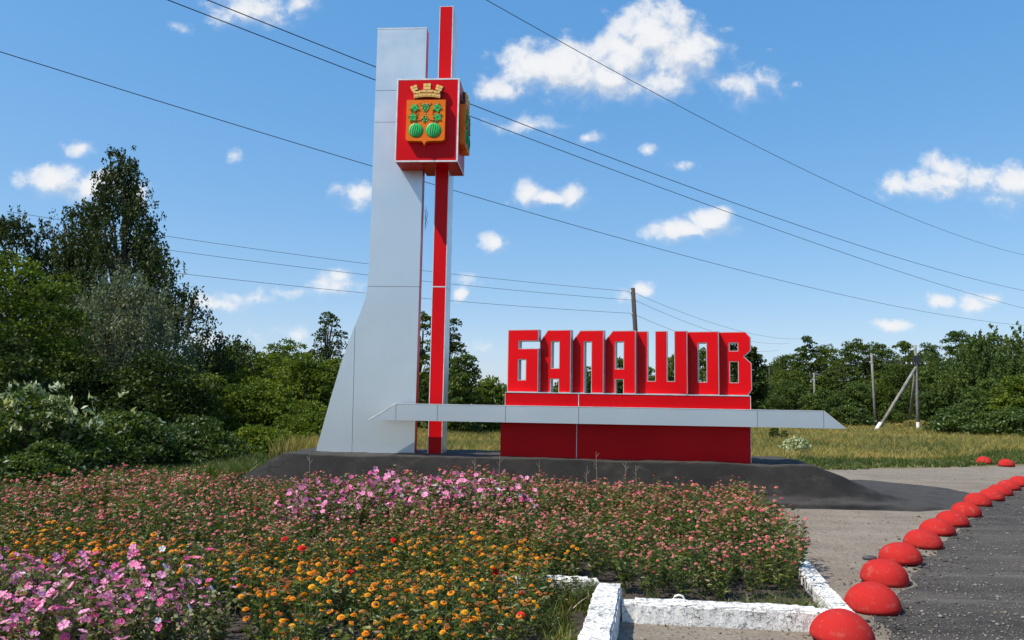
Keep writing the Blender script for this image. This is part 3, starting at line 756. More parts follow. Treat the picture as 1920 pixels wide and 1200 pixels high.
# ------------------------------------------------------------------ red concrete hemispheres
HEMI = [(2.42, 5.75), (3.06, 6.64), (3.64, 7.64), (4.28, 8.59), (5.05, 9.58), (5.76, 10.54), (6.4, 11.32), (7.21, 12.35), (8.14, 13.59), (8.92, 14.45), (9.63, 15.32), (10.43, 16.3), (11.18, 17.09), (14.45, 23.7), (14.55, 22.79)]
ORD = ['nearest', 'second', 'third', 'fourth', 'fifth', 'sixth', 'seventh', 'eighth', 'ninth', 'tenth', 'eleventh', 'twelfth', 'thirteenth']
def dome_mesh(seed):
    rg = np.random.default_rng(seed); R, Hh = .222, .212
    prof = [(R * .90, .0), (R * .965, .012), (R, .03)] + [(R * math.cos(a), .03 + (Hh - .03) * math.sin(a)) for a in np.linspace(.1, math.pi / 2 - .001, 12)]
    b = MB(); b.lathe(prof, 40)
    me = b.mesh('red_hemisphere', DOME)
    co = np.zeros(len(me.vertices) * 3); me.vertices.foreach_get('co', co); co = co.reshape(-1, 3)
    co *= 1 + (.02 * np.sin(co[:, 0:1] * 17 + seed) * np.sin(co[:, 1:2] * 15 + seed * 2) + .006 * np.sin(co[:, 2:3] * 40 + seed))
    me.vertices.foreach_set('co', co.ravel()); me.polygons.foreach_set('use_smooth', [True] * len(me.polygons)); return me
dm = [dome_mesh(s) for s in range(4)]
for i, (x, y) in enumerate(HEMI):
    rg = random.Random(i + 40)
    o = link('red_hemisphere', dm[i % 4], None, (x, y, .008), (rg.uniform(-.08, .08), rg.uniform(-.06, .09), rg.uniform(0, 6.28)))
    s = rg.uniform(.985, 1.02); o.scale = (s, s, s * rg.uniform(.96, 1.05))
    if i < 13: lab = 'red painted concrete hemisphere, ' + ORD[i] + (' from the camera' if i == 0 else ' from the near end') + ' of the row beside the road'
    elif i == 13: lab = 'red concrete hemisphere half sunk in the grass verge, farther and smaller of the far pair'
    else: lab = 'red concrete hemisphere at the edge of the grass verge, larger of the far pair'
    tag(o, lab, 'bollard', 'red hemispheres along the road edge')
b = MB(); b.tube([(0, 0, -.02), (.03, .05, .05), (.05, .10, .085)], .007, 6); tag(b.obj('bent_rebar', STEEL, None, (2.80, 6.05, 0)), 'rusty bent steel rod in the ground between the two nearest red hemispheres', 'steel rod')

# ------------------------------------------------------------------ whitewashed kerb blocks
def kerb(p0, p1, w, h, label, seed, z=0):
    p0, p1 = Vector(p0), Vector(p1); d = p1 - p0; Ln = d.length
    nx = max(4, int(Ln / .05)); bm = bmesh.new()
    bmesh.ops.create_cube(bm, size=1)
    bmesh.ops.bevel(bm, geom=bm.edges[:], offset=.07, segments=2, affect='EDGES')
    for v in bm.verts: v.co = Vector((v.co.x * Ln, v.co.y * w, (v.co.z + .5) * (h + .06) - .06))
    bmesh.ops.subdivide_edges(bm, edges=[e for e in bm.edges if abs((e.verts[0].co - e.verts[1].co).x) > Ln * .5], cuts=nx, use_grid_fill=True)
    bmesh.ops.triangulate(bm, faces=bm.faces[:])
    long_e = [e for e in bm.edges if e.calc_length() > .09]
    bmesh.ops.subdivide_edges(bm, edges=long_e, cuts=1)
    co = np.array([v.co[:] for v in bm.verts])
    n1 = fnoise(co[:, 0] + co[:, 2], co[:, 1] - co[:, 2], seed, 9); n2 = fnoise(co[:, 0] - co[:, 2] * 2, co[:, 1] + co[:, 2], seed + 1, 26); n3 = fnoise(co[:, 0] + co[:, 1], co[:, 2] + co[:, 0] * .3, seed + 2, 40)
    for v, a, c, e in zip(bm.verts, n1, n2, n3):
        v.co += Vector((a * .008, c * .007 + a * .006, c * .006 + e * .005))
    me = bpy.data.meshes.new('kerb_block'); bm.to_mesh(me); bm.free(); me.materials.append(WASH)
    mid = (p0 + p1) / 2
    o = link('kerb_block', me, None, (mid.x, mid.y, z), (0, 0, math.atan2(d.y, d.x)))
    return tag(o, label, 'kerb block', 'whitewashed kerb blocks round the flower bed')
kerb((.40, 4.2), (.855, 6.60), .205, .215, 'thick whitewashed concrete block running away from the camera between the two beds', 11)
kb = kerb((.90, 6.235), (2.47, 6.045), .19, .155, 'long whitewashed kerb block with a steel lifting loop before the pink zinnias', 12)
b = MB(); b.tube([(-.045, 0, .13), (-.045, 0, .175), (-.03, 0, .198), (0, 0, .206), (.03, 0, .198), (.045, 0, .175), (.045, 0, .13)], .0075, 8); b.obj('lifting_loop', WHITEP, kb, (-.35, .01, 0), (0, 0, .15), smooth=True)
cl = Vector((2.545, 5.86)); cdir = Vector((.1955, .981))
segs = [(0, 1.12, 'crumbling whitewashed kerb block at the near right corner of the bed'), (1.14, 2.35, 'second whitewashed kerb block up the right edge of the bed'),
        (2.37, 3.6, 'third whitewashed kerb block up the right edge, half under zinnias'), (3.62, 4.9, 'fourth whitewashed kerb block up the right edge, mostly hidden by zinnias'),
        (4.92, 6.1, 'fifth whitewashed kerb block up the right edge, bare at its far end'), (6.12, 7.3, 'farthest whitewashed kerb block by the dark asphalt mound')]
for i, (a, c, lab) in enumerate(segs):
    rg = random.Random(i); off = rg.uniform(-.012, .012)
    kerb(cl + cdir * a + Vector((off, 0)), cl + cdir * c + Vector((-off, 0)), .165, .125, lab, 20 + i)
kerb((-.42, 7.02), (.80, 7.02), .17, .14, 'whitewashed kerb block behind the weedy corner, end on to the thick block', 31)
kerb((-3.25, 7.12), (-2.62, 7.16), .17, .15, 'short piece of whitewashed kerb showing between orange zinnias and mallows', 32)

# ------------------------------------------------------------------ poles and wires
def wire(name, pts, r, label, group):
    """pts: support points with a sag between them"""
    b = MB(); P = []
    for (a, c, sag) in pts:
        a, c = Vector(a), Vector(c)
        for i in range(41):
            t_ = i / 40; p = a.lerp(c, t_); p.z -= sag * 4 * t_ * (1 - t_); P.append(p)
    b.tube(P, r, 5); return tag(b.obj(name, STEEL), label, 'power line', group)
GW = 'power lines crossing overhead'
def ext(a, c, f): a, c = Vector(a), Vector(c); d = c - a; return tuple(a - d * f), tuple(c + d * f)
# end points stand at equal height a little beyond the frame; the sag is measured from the photograph's curve
def sagwire(a, c, sag, r, label, f=.12):
    A, C_ = ext(a, c, f); k = (1 + 2 * f) ** 2
    A = (A[0], A[1], a[2] + sag * (k - 1)); C_ = (C_[0], C_[1], c[2] + sag * (k - 1))
    wire('power_line', [(A, C_, sag * k)], r, label, GW)
sagwire((-12.63, 18.02, 9.96), (51.1, 76.1, 9.96), 1.20, .0125, 'lowest of the near power lines, passing behind the tower below the emblem box')
sagwire((-7.36, 15.41, 9.96), (42.35, 63.06, 9.96), .50, .012, 'lower of the two power lines meeting the tower beside the emblem box')
sagwire((-6.51, 15.39, 9.96), (36.02, 53.5, 9.96), .67, .012, 'upper of the two power lines meeting the tower beside the emblem box')
sagwire((-.64, 15.19, 9.96), (27.6, 40.87, 9.96), .70, .008, 'thin power line crossing the large cloud at upper right')
def pole(name, x, y, h, r0, r1, m, label, cat='utility pole', group=None, lean=(0, 0), white=0, sides=8):
    e = empty(name, (x, y, 0)); tag(e, label, cat, group)
    b = MB(); b.tube([(0, 0, -.3), (lean[0] * .5, lean[1] * .5, h * .5), (lean[0], lean[1], h)], [r0, (r0 + r1) / 2, r1], sides); b.obj('shaft', m, e, smooth=True)
    if white:
        b = MB(); b.tube([(0, 0, -.02), (lean[0] * white / h, lean[1] * white / h, white)], r0 * 1.08, sides); b.obj('white_band', WHITEP, e)
    return e
wp = pole('utility_pole', 7.62, 45, 8.41, .16, .125, WOOD, 'dark wooden utility pole rising behind the red letters', lean=(-.50, 0))
for dx, z in ((-.62, 8.13), (-.36, 7.60), (-.55, 6.82)):
    b = MB(); s = -1 if dx < -.5 else 1
    b.tube([(dx + .2 * (dx < -.5) - .12 * (dx > -.5), 0, z - .10), (dx, 0, z - .08), (dx, 0, z)], .018, 5); b.lathe([(.02, -.02), (.06, 0), (.065, .05), (.04, .09), (.06, .11), (.03, .15), (.001, .15)], 8, (dx, 0, z)); b.obj('insulator', CERAM, wp)
LW = [('highest', (7.0, 45, 8.20), (-22.2, 33, 9.55), .32, (36.4, 95, 9.9)), ('middle', (7.26, 45, 7.68), (-22.2, 33, 8.85), .30, (34.5, 95, 9.3)), ('lowest', (7.07, 45, 6.90), (-22.2, 33, 7.75), .30, (33.1, 95, 8.4))]
for nm, pc, pl, sg, pr in LW:
    wire('power_line', [(pl, pc, sg), (pc, pr, .9)], .0105, nm + ' of the three power lines held by the wooden pole behind the letters', GW)
# concrete pole with two struts, and its neighbours at the far wood
ap = pole('utility_pole', 28.96, 54.96, 6.1, .125, .10, CONC, 'grey concrete utility pole with white foot and two slanting struts', lean=(.0, 0), white=.62)
for (bx, by, zt, nm, wh) in ((-3.6, -1.2, 4.55, 'strut', 1), (2.0, 5.2, 4.7, 'strut', 0)):
    b = MB(); b.tube([(bx, by, -.2), (0.02, .02, zt)], [.115, .10], 8); st = b.obj(nm, CONC, ap, smooth=True)
    if wh: b = MB(); p0, p1 = Vector((bx, by, 0)), Vector((0, 0, zt)); dd = (p1 - p0).normalized(); b.tube([p0, p0 + dd * .7], .13, 8); b.obj('white_band', WHITEP, st)
b = MB(); b.box(-.75, .75, -.05, .05, 4.62, 4.72); ca = b.obj('cross_arm', WOOD, ap)
for x in (-.68, -.3, .3, .68):
    b = MB(); b.lathe([(.02, 0), (.05, .02), (.055, .07), (.03, .12), (.05, .15), (.001, .17)], 8, (x, 0, 4.72)); b.obj('insulator', CERAM, ca)
b = MB(); b.box(-.25, .25, -.2, -.1, 4.85, 5.35); b.obj('switch_box', STEEL, ap)
p2 = pole('utility_pole', 32.07, 67.95, 6.35, .12, .095, CONC, 'slim grey concrete pole left of the strutted pole', lean=(-.18, 0), white=.45)
p3 = pole('utility_pole', 28.75, 73, 4.75, .11, .085, CONC, 'distant grey pole above the right end of the ledge')
p4 = pole('utility_pole', 30.9, 92, 6.1, .11, .09, WOOD, 'thin far pole at the left end of the dark wood')
for pp, hh in ((p2, 5.9), (p3, 4.45)):
    b = MB(); b.box(-.5, .5, -.04, .04, hh, hh + .09); b.obj('cross_arm', WOOD, pp)
wire('power_line', [((28.5, 54.9, 4.85), (31.6, 68, 6.0), .12), ((31.6, 68, 6.0), (28.4, 73, 4.56), .1)], .011, 'left of two thin lines from the strutted pole to the slim pole', GW)
wire('power_line', [((29.4, 54.9, 4.85), (32.3, 68, 6.0), .12), ((32.3, 68, 6.0), (29.1, 73, 4.56), .1)], .011, 'right of two thin lines from the strutted pole to the slim pole', GW)

# ------------------------------------------------------------------ trees and shrubs
def crown_clumps(rng, prof, H, n, flat=.8, inner=.25, lobes=1.):
    """clump centres inside a turned profile [(t, radius)], biased to its skin, with lobes"""
    t = np.linspace(0, 1, 200); pr = np.interp(t, [p[0] for p in prof], [p[1] for p in prof])
    cdf = np.cumsum(pr + .08 * pr.max()); cdf /= cdf[-1]
    zt = np.interp(rng.uniform(size=n), cdf, t); r = np.interp(zt, t, pr)
    a = rng.uniform(0, 2 * np.pi, n); ph = rng.uniform(0, 6.28, 6)
    lob = 1 + lobes * (.20 * np.sin(2 * a + 5 * zt + ph[0]) + .16 * np.sin(3 * a - 9 * zt + ph[1]) + .14 * np.sin(5 * a + 17 * zt + ph[2]))
    f = np.sqrt(rng.uniform(inner, 1, n))
    return np.stack([np.cos(a) * r * f * lob, np.sin(a) * r * f * lob * flat, zt * H], 1), zt
def make_crown(rng, prof, H, n_clump, per, cr, ll, style='bush', flat=.8, wid=.55, lobes=1.):
    C, zt = crown_clumps(rng, prof, H, n_clump, flat, lobes=lobes)
    csz = cr * rng.uniform(.55, 1.35, n_clump)
    if style in ('bush', 'tree'):
        k = np.repeat(np.arange(n_clump), per)
        d = unit(rng.normal(size=(len(k), 3))); d[:, 2] = np.where(rng.uniform(size=len(k)) < .7, np.abs(d[:, 2]), d[:, 2])
        rr = np.cbrt(rng.uniform(.12, 1, len(k)))
        P = C[k] + d * rr[:, None] * csz[k][:, None] * np.array([1, 1, .62])
        A = unit(d * .7 + rng.normal(size=P.shape) * .75 + np.array([0, 0, -.1]))
    else:                                                           # weeping twigs hanging from each clump
        strands = 7; ml = max(3, per // strands)
        k = np.repeat(np.arange(n_clump), strands)
        st = C[k] + rng.normal(size=(len(k), 3)) * csz[k][:, None] * np.array([.55, .55, .35])
        ln = rng.uniform(.25, 1.0, len(k)) * (1.3 if style == 'weep' else 1.1) * np.minimum(1, .35 + 1.4 * (1 - zt[k]))
        kk = np.repeat(np.arange(len(k)), ml); s = rng.uniform(0, 1, len(kk)) ** .8
        outw = unit(st * np.array([1, 1, 0]) + 1e-6)
        P = st[kk] + outw[kk] * (s * (1 - s) * .35)[:, None] * ln[kk][:, None]; P[:, 2] -= s * ln[kk]
        P += rng.normal(size=P.shape) * .045
        A = unit(rng.normal(size=P.shape) * .55 + np.array([0, 0, -1.0]))
    P[:, 2] = np.maximum(P[:, 2], .04)
    Ls = ll * rng.uniform(.65, 1.25, len(P))
    V, F = leaves(rng, P, A, Ls, wid)
    return V, F, C
def tree(name, label, x, y, h, hw, kind, lm, cat='tree', group=None, seed=0, n=300, per=30, ll=.14, cr=.5, prof=None, trunk=True, bark=None, pale=0, flat=.8, limbs=26, bottom=0., lobes=1.):
    rng = np.random.default_rng(seed + 1000)
    prof = prof or [(0, .55), (.15, .85), (.4, 1.), (.65, .88), (.85, .55), (1, .12)]
    prof = [(t_, r * hw) for t_, r in prof]
    Hc = h - bottom
    V, F, C = make_crown(rng, prof, Hc, n, per, cr, ll, kind, flat, lobes=lobes)
    V[:, 2] += bottom; C[:, 2] += bottom
    e = empty(name, (x, y, 0), rng.uniform(-.4, .4)); tag(e, label, cat, group)
    if trunk:
        b = MB(); r0 = max(.035, h * .016); zs = np.linspace(-.1, h * .86, 7)
        wob = np.cumsum(rng.normal(size=(7, 2)) * h * .008, 0)
        pts = [(wob[i, 0], wob[i, 1], zs[i]) for i in range(7)]
        b.tube(pts, [r0 * (1 - .13 * i) for i in range(7)], 7)
        for j in rng.choice(len(C), min(limbs, len(C)), replace=False):
            c = C[j]; z = max(.15 * h, min(.82 * h, c[2] * .62)); w = np.array([np.interp(z, zs, wob[:, 0]), np.interp(z, zs, wob[:, 1])])
            mid = (w[0] * .45 + c[0] * .55, w[1] * .45 + c[1] * .55, z * .35 + c[2] * .65)
            b.tube([(w[0], w[1], z), mid, tuple(c)], [r0 * .42, r0 * .25, r0 * .07], 4, cap=False)
        b.obj('trunk', bark or BARK, e, smooth=True)
    link('crown', npmesh('crown', V, F, lm), e)
    if pale:                                                        # bright young leaf tips standing out of the crown
        top = C[C[:, 2] > np.quantile(C[:, 2], .62)]; k = rng.choice(len(top), pale)
        base = top[k] + np.abs(rng.normal(size=(pale, 3))) * np.array([.12, .12, .22]) * np.sign(rng.normal(size=(pale, 3)) + np.array([0, 0, 9]))
        kk = np.repeat(np.arange(pale), 7); P = base[kk] + rng.normal(size=(len(kk), 3)) * .05
        V, F = leaves(rng, P, unit(rng.normal(size=P.shape) * .6 + np.array([-.2, -.2, .9])), ll * 1.35 * rng.uniform(.7, 1.3, len(P)), .45)
        tag(link('leaf_tips', npmesh('leaf_tips', V, F, L_PALE), e), kind='stuff')
    return e
SPIRE = [(0, .70), (.12, .95), (.28, 1.0), (.42, .96), (.54, .80), (.64, .60), (.73, .40), (.82, .25), (.9, .15), (.96, .10), (1, .04)]
ROUND = [(0, .5), (.15, .85), (.4, 1.), (.65, .92), (.85, .62), (1, .15)]
TALL = [(0, .75), (.2, .95), (.5, 1.), (.75, .8), (.9, .5), (1, .15)]
MOUNDY = [(0, .95), (.25, 1.), (.55, .88), (.8, .6), (1, .15)]
# left side, near to far
tree('birch_tree', 'tall dark weeping birch with a spire top at the left', -15.2, 29, 11.2, 3.7, 'birch', L_BIRCH, seed=1, n=900, per=91, ll=.125, cr=.42, lobes=1.6, prof=SPIRE, limbs=70)
tree('birch_tree', 'lower dark birch behind the spire birch at the left edge', -19.3, 29.5, 8.6, 2.6, 'birch', L_BIRCH, seed=2, n=520, per=77, ll=.13, cr=.42, prof=TALL, lobes=1.5)
tree('birch_tree', 'slender birch filling the gap beside the spire birch', -17.35, 30.2, 9.5, 1.35, 'birch', L_BIRCH, seed=3, n=300, per=77, ll=.125, cr=.4, prof=TALL, lobes=1.5)
tree('willow_tree', 'silvery grey green willow in front of the dark birch', -11.9, 23.4, 5.35, 1.85, 'weep', L_WILLOW, seed=4, n=420, per=84, ll=.10, cr=.34, prof=ROUND, bottom=1.2)
tree('maple_tree', 'mid green maple with sunlit upper leaves at the left edge', -13.55, 20.5, 5.2, 2.0, 'tree', L_MAPLE, seed=5, n=330, per=70, ll=.12, cr=.45, prof=TALL)
tree('maple_tree', 'low dark maple at the left edge below the sunlit one', -12.6, 18.6, 3.1, 1.7, 'tree', L_DARK, seed=6, n=230, per=60, ll=.12, cr=.4, prof=MOUNDY)
tree('broadleaf_bush', 'dark rounded bush at the foot of the willow', -9.75, 21.2, 2.75, 1.75, 'tree', L_DARK, 'bush', seed=7, n=280, per=60, ll=.11, cr=.38, prof=MOUNDY)
tree('broadleaf_bush', 'dark bush between the willow and the pale tipped shrub', -11.4, 20.2, 2.6, 1.6, 'tree', L_DARK, 'bush', seed=8, n=240, per=60, ll=.11, cr=.38, prof=MOUNDY)
GS = 'shrubs along the left of the flower bed'
tree('leafy_shrub', 'shrub with whitish young leaf tips at the left edge of the bed', -9.55, 15.3, 1.62, 1.35, 'bush', L_SHRUB, 'shrub', GS, seed=9, n=220, per=60, ll=.10, cr=.3, prof=MOUNDY, pale=95)
tree('leafy_shrub', 'low spreading shrub right of the pale tipped shrub', -8.75, 17.4, 1.2, 1.35, 'bush', L_SHRUB, 'shrub', GS, seed=10, n=170, per=56, ll=.10, cr=.28, prof=MOUNDY, pale=10)
tree('leafy_shrub', 'low shrub midway between the pale tipped shrub and the mound', -7.75, 19.2, 1.05, 1.3, 'bush', L_SHRUB, 'shrub', GS, seed=11, n=150, per=56, ll=.10, cr=.28, prof=MOUNDY)
tree('leafy_shrub', 'small weedy shrub nearest the left end of the asphalt mound', -6.75, 21.2, .85, 1.05, 'bush', L_MID, 'shrub', GS, seed=12, n=110, per=50, ll=.10, cr=.25, prof=MOUNDY)
tree('leafy_shrub', 'small dark shrub at the back corner of the bed at the left', -8.3, 13.9, .75, .85, 'bush', L_SHRUB, 'shrub', GS, seed=13, n=90, per=50, ll=.09, cr=.22, prof=MOUNDY)
tree('leafy_shrub', 'green weedy shrub in front of the sloping foot of the tower', -5.75, 22.6, 1.15, 1.0, 'bush', L_MID, 'shrub', GS, seed=14, n=120, per=52, ll=.10, cr=.25, prof=MOUNDY)
tree('leafy_shrub', 'spreading green shrub behind the left tip of the mound', -6.3, 24.0, 1.5, 1.3, 'bush', L_MID, 'shrub', GS, seed=15, n=150, per=52, ll=.11, cr=.3, prof=MOUNDY)
GM = 'sunlit bushes between the birch and the tower'
for i, (x, y, h, hw, lab) in enumerate([(-11.09, 30, 2.9, 1.6, 'sunlit green bush just right of the birch'), (-9.14, 29, 3.15, 1.5, 'yellow green bush in the middle of the thicket left of the tower'),
        (-7.2, 27, 3.1, 1.3, 'tall yellow green bush second from the tower on its left'), (-6.0, 27.6, 3.1, 1.2, 'yellow green bush partly hidden by the sloping foot of the tower'),
        (-10.2, 26, 2.3, 1.3, 'lower green bush in front of the thicket beside the dark bush'), (-8.1, 25.4, 2.1, 1.3, 'lower green bush in front of the thicket at its middle')]):
    tree('broadleaf_bush', lab, x, y, h, hw, 'tree', L_MID, 'bush', GM, seed=30 + i, n=210, per=66, ll=.115, cr=.34, prof=TALL, lobes=1.4)
GB = 'trees on the skyline left of the tower'
for i, (x, y, h, hw, lab) in enumerate([(-30.4, 75, 6.4, 2.9, 'distant green tree on the skyline next to the birch'), (-24.56, 70, 6.7, 2.3, 'distant pointed tree second on the skyline from the birch'),
        (-17.3, 60, 5.9, 2.6, 'broad rounded tree on the skyline left of the sparse tree'), (-21.3, 72, 5.6, 2.4, 'distant tree in the dip of the skyline left of the tower'), (-27.3, 74, 6.2, 2.4, 'distant tree on the skyline between birch and pointed tree')]):
    tree('broadleaf_tree', lab, x, y, h, hw, 'tree', L_MID if i != 3 else L_WOOD, 'tree', GB, seed=50 + i, n=180, per=56, ll=.22, cr=.6, lobes=1.4, prof=ROUND)
tree('ash_tree', 'sparse dark tree against the sky beside the tower', -10.75, 45, 6.55, 1.35, 'tree', L_DARK, seed=60, n=105, per=34, ll=.17, cr=.36, prof=ROUND, bottom=1.5, limbs=50)
for i, (x, y, h, hw, lm, lab) in enumerate([(-4.95, 42, 6.3, .95, L_MAPLE, 'green tree seen in the gap between tower and pillar'), (-3.35, 42, 6.1, .85, L_DARK, 'dark tree just right of the red pillar'),
        (-2.25, 36, 3.75, .85, L_SHRUB, 'bright leaved young tree right of the pillar'), (-.9, 38, 2.65, 1.15, L_MID, 'low bush between pillar and first letter'), (-3.3, 37, 2.9, 1.2, L_DARK, 'dark bush at the foot of the pillar behind the ledge')]):
    tree('broadleaf_tree', lab, x, y, h, hw, 'tree', lm, 'tree' if h > 3 else 'bush', None, seed=70 + i, n=120, per=52, ll=.17, cr=.36, prof=TALL)
GL = 'trees seen through the letters'
for i, (x, y, h, hw, lm, lab) in enumerate([(7.12, 70, 4.6, 1.3, L_WOOD, 'small tree seen through the third letter'), (9.41, 68, 5.4, 1.5, L_WOOD, 'tree seen through the upper hole of the fourth letter'),
        (11.61, 66, 4.7, 1.4, L_MID, 'sunlit tree seen through the first slot of the fifth letter'), (12.9, 60, 5.3, 1.3, L_MID, 'sunlit tree seen through the second slot of the fifth letter'),
        (14.95, 60, 5.9, 1.5, L_MID, 'sunlit tree seen through the sixth letter'), (16.3, 56, 6.3, 1.25, L_DARK, 'dark tree seen through the last letter'), (17.35, 56, 5.85, 1.1, L_DARK, 'dark tree standing out right of the last letter'), (4.6, 68, 3.2, 1.8, L_WOOD, 'low bush seen through the second letter'), (2.2, 60, 2.4, 1.6, L_MID, 'low bush behind the first letter')]):
    tree('broadleaf_tree', lab, x, y, h, hw, 'tree', lm, 'tree' if h > 3.3 else 'bush', GL, seed=90 + i, n=130, per=44, ll=.27, cr=.6, prof=TALL)
GR = 'trees of the dark wood at the right'
wl = ['first', 'second', 'third', 'fourth', 'fifth', 'sixth', 'seventh', 'eighth', 'ninth', 'tenth']
for i, (x, y, h, hw) in enumerate([(33.16, 98, 6.72, 2.6), (34.29, 95, 7.86, 2.5), (34.9, 90, 9.5, 2.6), (38.0, 92, 9.25, 2.7), (40.48, 90, 9.3, 2.7), (43.9, 92, 9.1, 2.7), (45.6, 88, 9.2, 2.6), (48.9, 90, 9.1, 2.6), (48.9, 84, 9.95, 2.5), (52.4, 86, 8.6, 2.6)]):
    tree('broadleaf_tree', 'tall dark tree, ' + wl[i] + ' from the left along the top of the far right wood', x, y, h, hw, 'tree', (L_WOOD, L_QUICK, L_WOOD, L_MID, L_WOOD, L_QUICK, L_WOOD)[i % 7], 'tree', GR, seed=110 + i, n=230, per=62, ll=.25, cr=(.6, .8, .5, .7)[i % 4], prof=(TALL, ROUND, TALL, MOUNDY)[i % 4], lobes=1.5)
tree('willow_tree', 'large soft willow rising at the right of the wood', 36.0, 58, 7.3, 2.9, 'weep', L_QUICK, 'tree', GR, seed=130, n=340, per=84, ll=.20, cr=.8, prof=TALL)
tree('willow_tree', 'large willow cut by the right edge of the photograph', 36.6, 54, 7.3, 2.6, 'weep', L_QUICK, 'tree', GR, seed=131, n=320, per=84, ll=.20, cr=.8, prof=TALL)
GQ = 'bushes in front of the right wood'
for i, (x, y, h, hw, lm, lab) in enumerate([(26.7, 75, 4.0, 2.2, L_QUICK, 'light green bush behind the right end of the ledge'), (26.82, 66, 2.9, 2.0, L_QUICK, 'low bush just right of the ledge tip'), (32.9, 73.5, 3.8, 2.0, L_QUICK, 'pointed light bush left of the slim concrete pole'),
        (36.0, 72.5, 4.9, 2.3, L_MID, 'leafy bush behind the slanting strut'), (33.42, 62, 4.9, 2.2, L_QUICK, 'tall bush directly behind the strutted pole'), (34.61, 60, 4.2, 2.2, L_QUICK, 'bush just right of the strutted pole'), (31.2, 50, 3.5, 2.0, L_QUICK, 'pale willow bush at the right below the large willows'),
        (31.3, 47, 3.7, 1.7, L_MID, 'green bush at the right edge below the large willow'), (27.6, 47, 1.5, 1.7, L_SHRUB, 'low weedy bush right of the strutted pole'), (28.6, 44, 1.6, 1.8, L_SHRUB, 'low weedy bush at the right edge of the field'), (26.21, 60, 1.5, 1.8, L_SHRUB, 'low weedy bush behind the white footed strut'), (36.4, 70, 6.4, 2.6, L_WOOD, 'dark tree filling the wood behind the strutted pole'), (40.5, 74, 6.6, 2.6, L_WOOD, 'dark tree filling the wood right of the strutted pole'), (33.4, 78, 6.2, 2.6, L_WOOD, 'dark tree filling the wood left of the slim pole'), (30.2, 84, 5.6, 2.4, L_WOOD, 'dark tree filling the left shoulder of the wood')]):
    tree('broadleaf_bush' if h < 5 else 'broadleaf_tree', lab, x, y, h, hw, 'tree', lm, 'bush' if h < 5 else 'tree', GQ, seed=140 + i, n=200, per=56, ll=.20, cr=(.5, .4, .6)[i % 3], lobes=1.4, prof=MOUNDY if h < 3 else TALL)
for x, y, h, hw, lab in ((30.2, 57.5, .75, 1.5, 'yellowing weed clump right of the strutted pole'), (27.8, 50.5, .6, .9, 'small yellow weed clump in front of the strutted pole'), (33.5, 56.0, .7, 1.3, 'yellowing weed clump below the large willows')):
    tree('weed_clump', lab, x, y, h, hw, 'bush', L_DRY, 'weed', 'yellow weed clumps in the field', seed=int(x * 7), n=60, per=40, ll=.12, cr=.25, prof=MOUNDY, trunk=False)
tree('field_bush', 'small dark bush alone in the dry grass right of the plinth', 12.32, 35.7, .62, .38, 'bush', L_DARK, 'bush', None, seed=170, n=26, per=36, ll=.10, cr=.14, prof=ROUND)
tree('field_bush', 'pale leafy weed in the grass behind the right end of the mound', 9.41, 25.4, .62, .42, 'bush', L_PALE, 'weed', None, seed=171, n=34, per=26, ll=.10, cr=.14, prof=ROUND, trunk=True)

# far woods that read as one mass
def far_wood():
    rng = np.random.default_rng(77); Vs, Fs, off = [], [], 0
    P = []
    for x in np.arange(-150, 175, 3.2):
        y = 135 + 12 * math.sin(x * .05) + rng.uniform(-5, 5); h = 5.4 + rng.uniform(-1.0, 1.4)
        if -14 < x < 12: h *= .55
        m = 110; a = unit(rng.normal(size=(m, 3))); P.append(np.array([x, y, h * .5]) + a * np.array([2.8, 2.2, h * .55]) * np.cbrt(rng.uniform(.4, 1, (m, 1))))
    P = np.concatenate(P); P[:, 2] = np.maximum(P[:, 2], .2)
    V, F = leaves(rng, P, unit(rng.normal(size=P.shape)), rng.uniform(1.0, 2.0, len(P)), .7)
    tag(link('distant_wood', npmesh('distant_wood', V, F, L_WOOD)), kind='stuff')
far_wood()

# ------------------------------------------------------------------ grass
def grass(name, m, P, h, w, seed, per=5, lean=.35, spread=.06):
    rng = np.random.default_rng(seed); k = np.repeat(np.arange(len(P)), per); n = len(k)
    B = np.zeros((n, 3)); B[:, :2] = P[k] + rng.normal(size=(n, 2)) * spread * (h[k] / .3)[:, None]
    a = rng.uniform(0, 2 * np.pi, n); hh = h[k] * rng.uniform(.55, 1.2, n); ww = w[k] * rng.uniform(.7, 1.3, n)
    T = B + np.stack([rng.normal(size=n) * lean * hh, rng.normal(size=n) * lean * hh, hh], 1)
    Mi = (B * .5 + T * .5); Mi[:, 2] += hh * .08
    s = np.stack([np.cos(a), np.sin(a), np.zeros(n)], 1) * ww[:, None]
    V = np.stack([B - s, B + s, Mi + s * .7, Mi - s * .7, T], 1).reshape(-1, 3)
    i = np.arange(n)[:, None] * 5
    F = np.concatenate([i + np.array([[0, 1, 2]]), i + np.array([[0, 2, 3]]), i + np.array([[3, 2, 4]])], 1).reshape(-1, 3)
    o = link(name, npmesh(name, V, F, m)); return tag(o, kind='stuff')
def mound_clear(P):
    x = (P[:, 0] - MON.x) * math.cos(TH) - (P[:, 1] - MON.y) * math.sin(TH); y = (P[:, 0] - MON.x) * math.sin(TH) + (P[:, 1] - MON.y) * math.cos(TH)
    return ~((x > -5.3) & (x < 8.6) & (y > -2) & (y < 2.6))
def field_points(seed, n, y0, y1, x0s, x1s):
    """points with density falling with distance"""
    rng = np.random.default_rng(seed)
    y = y0 * (y1 / y0) ** rng.uniform(0, 1, n); x = y * rng.uniform(x0s, x1s, n)
    return np.stack([x, y], 1)
rg_ = np.random.default_rng(5)
P = field_points(21, 34000, 16.5, 95, -.36, .74)
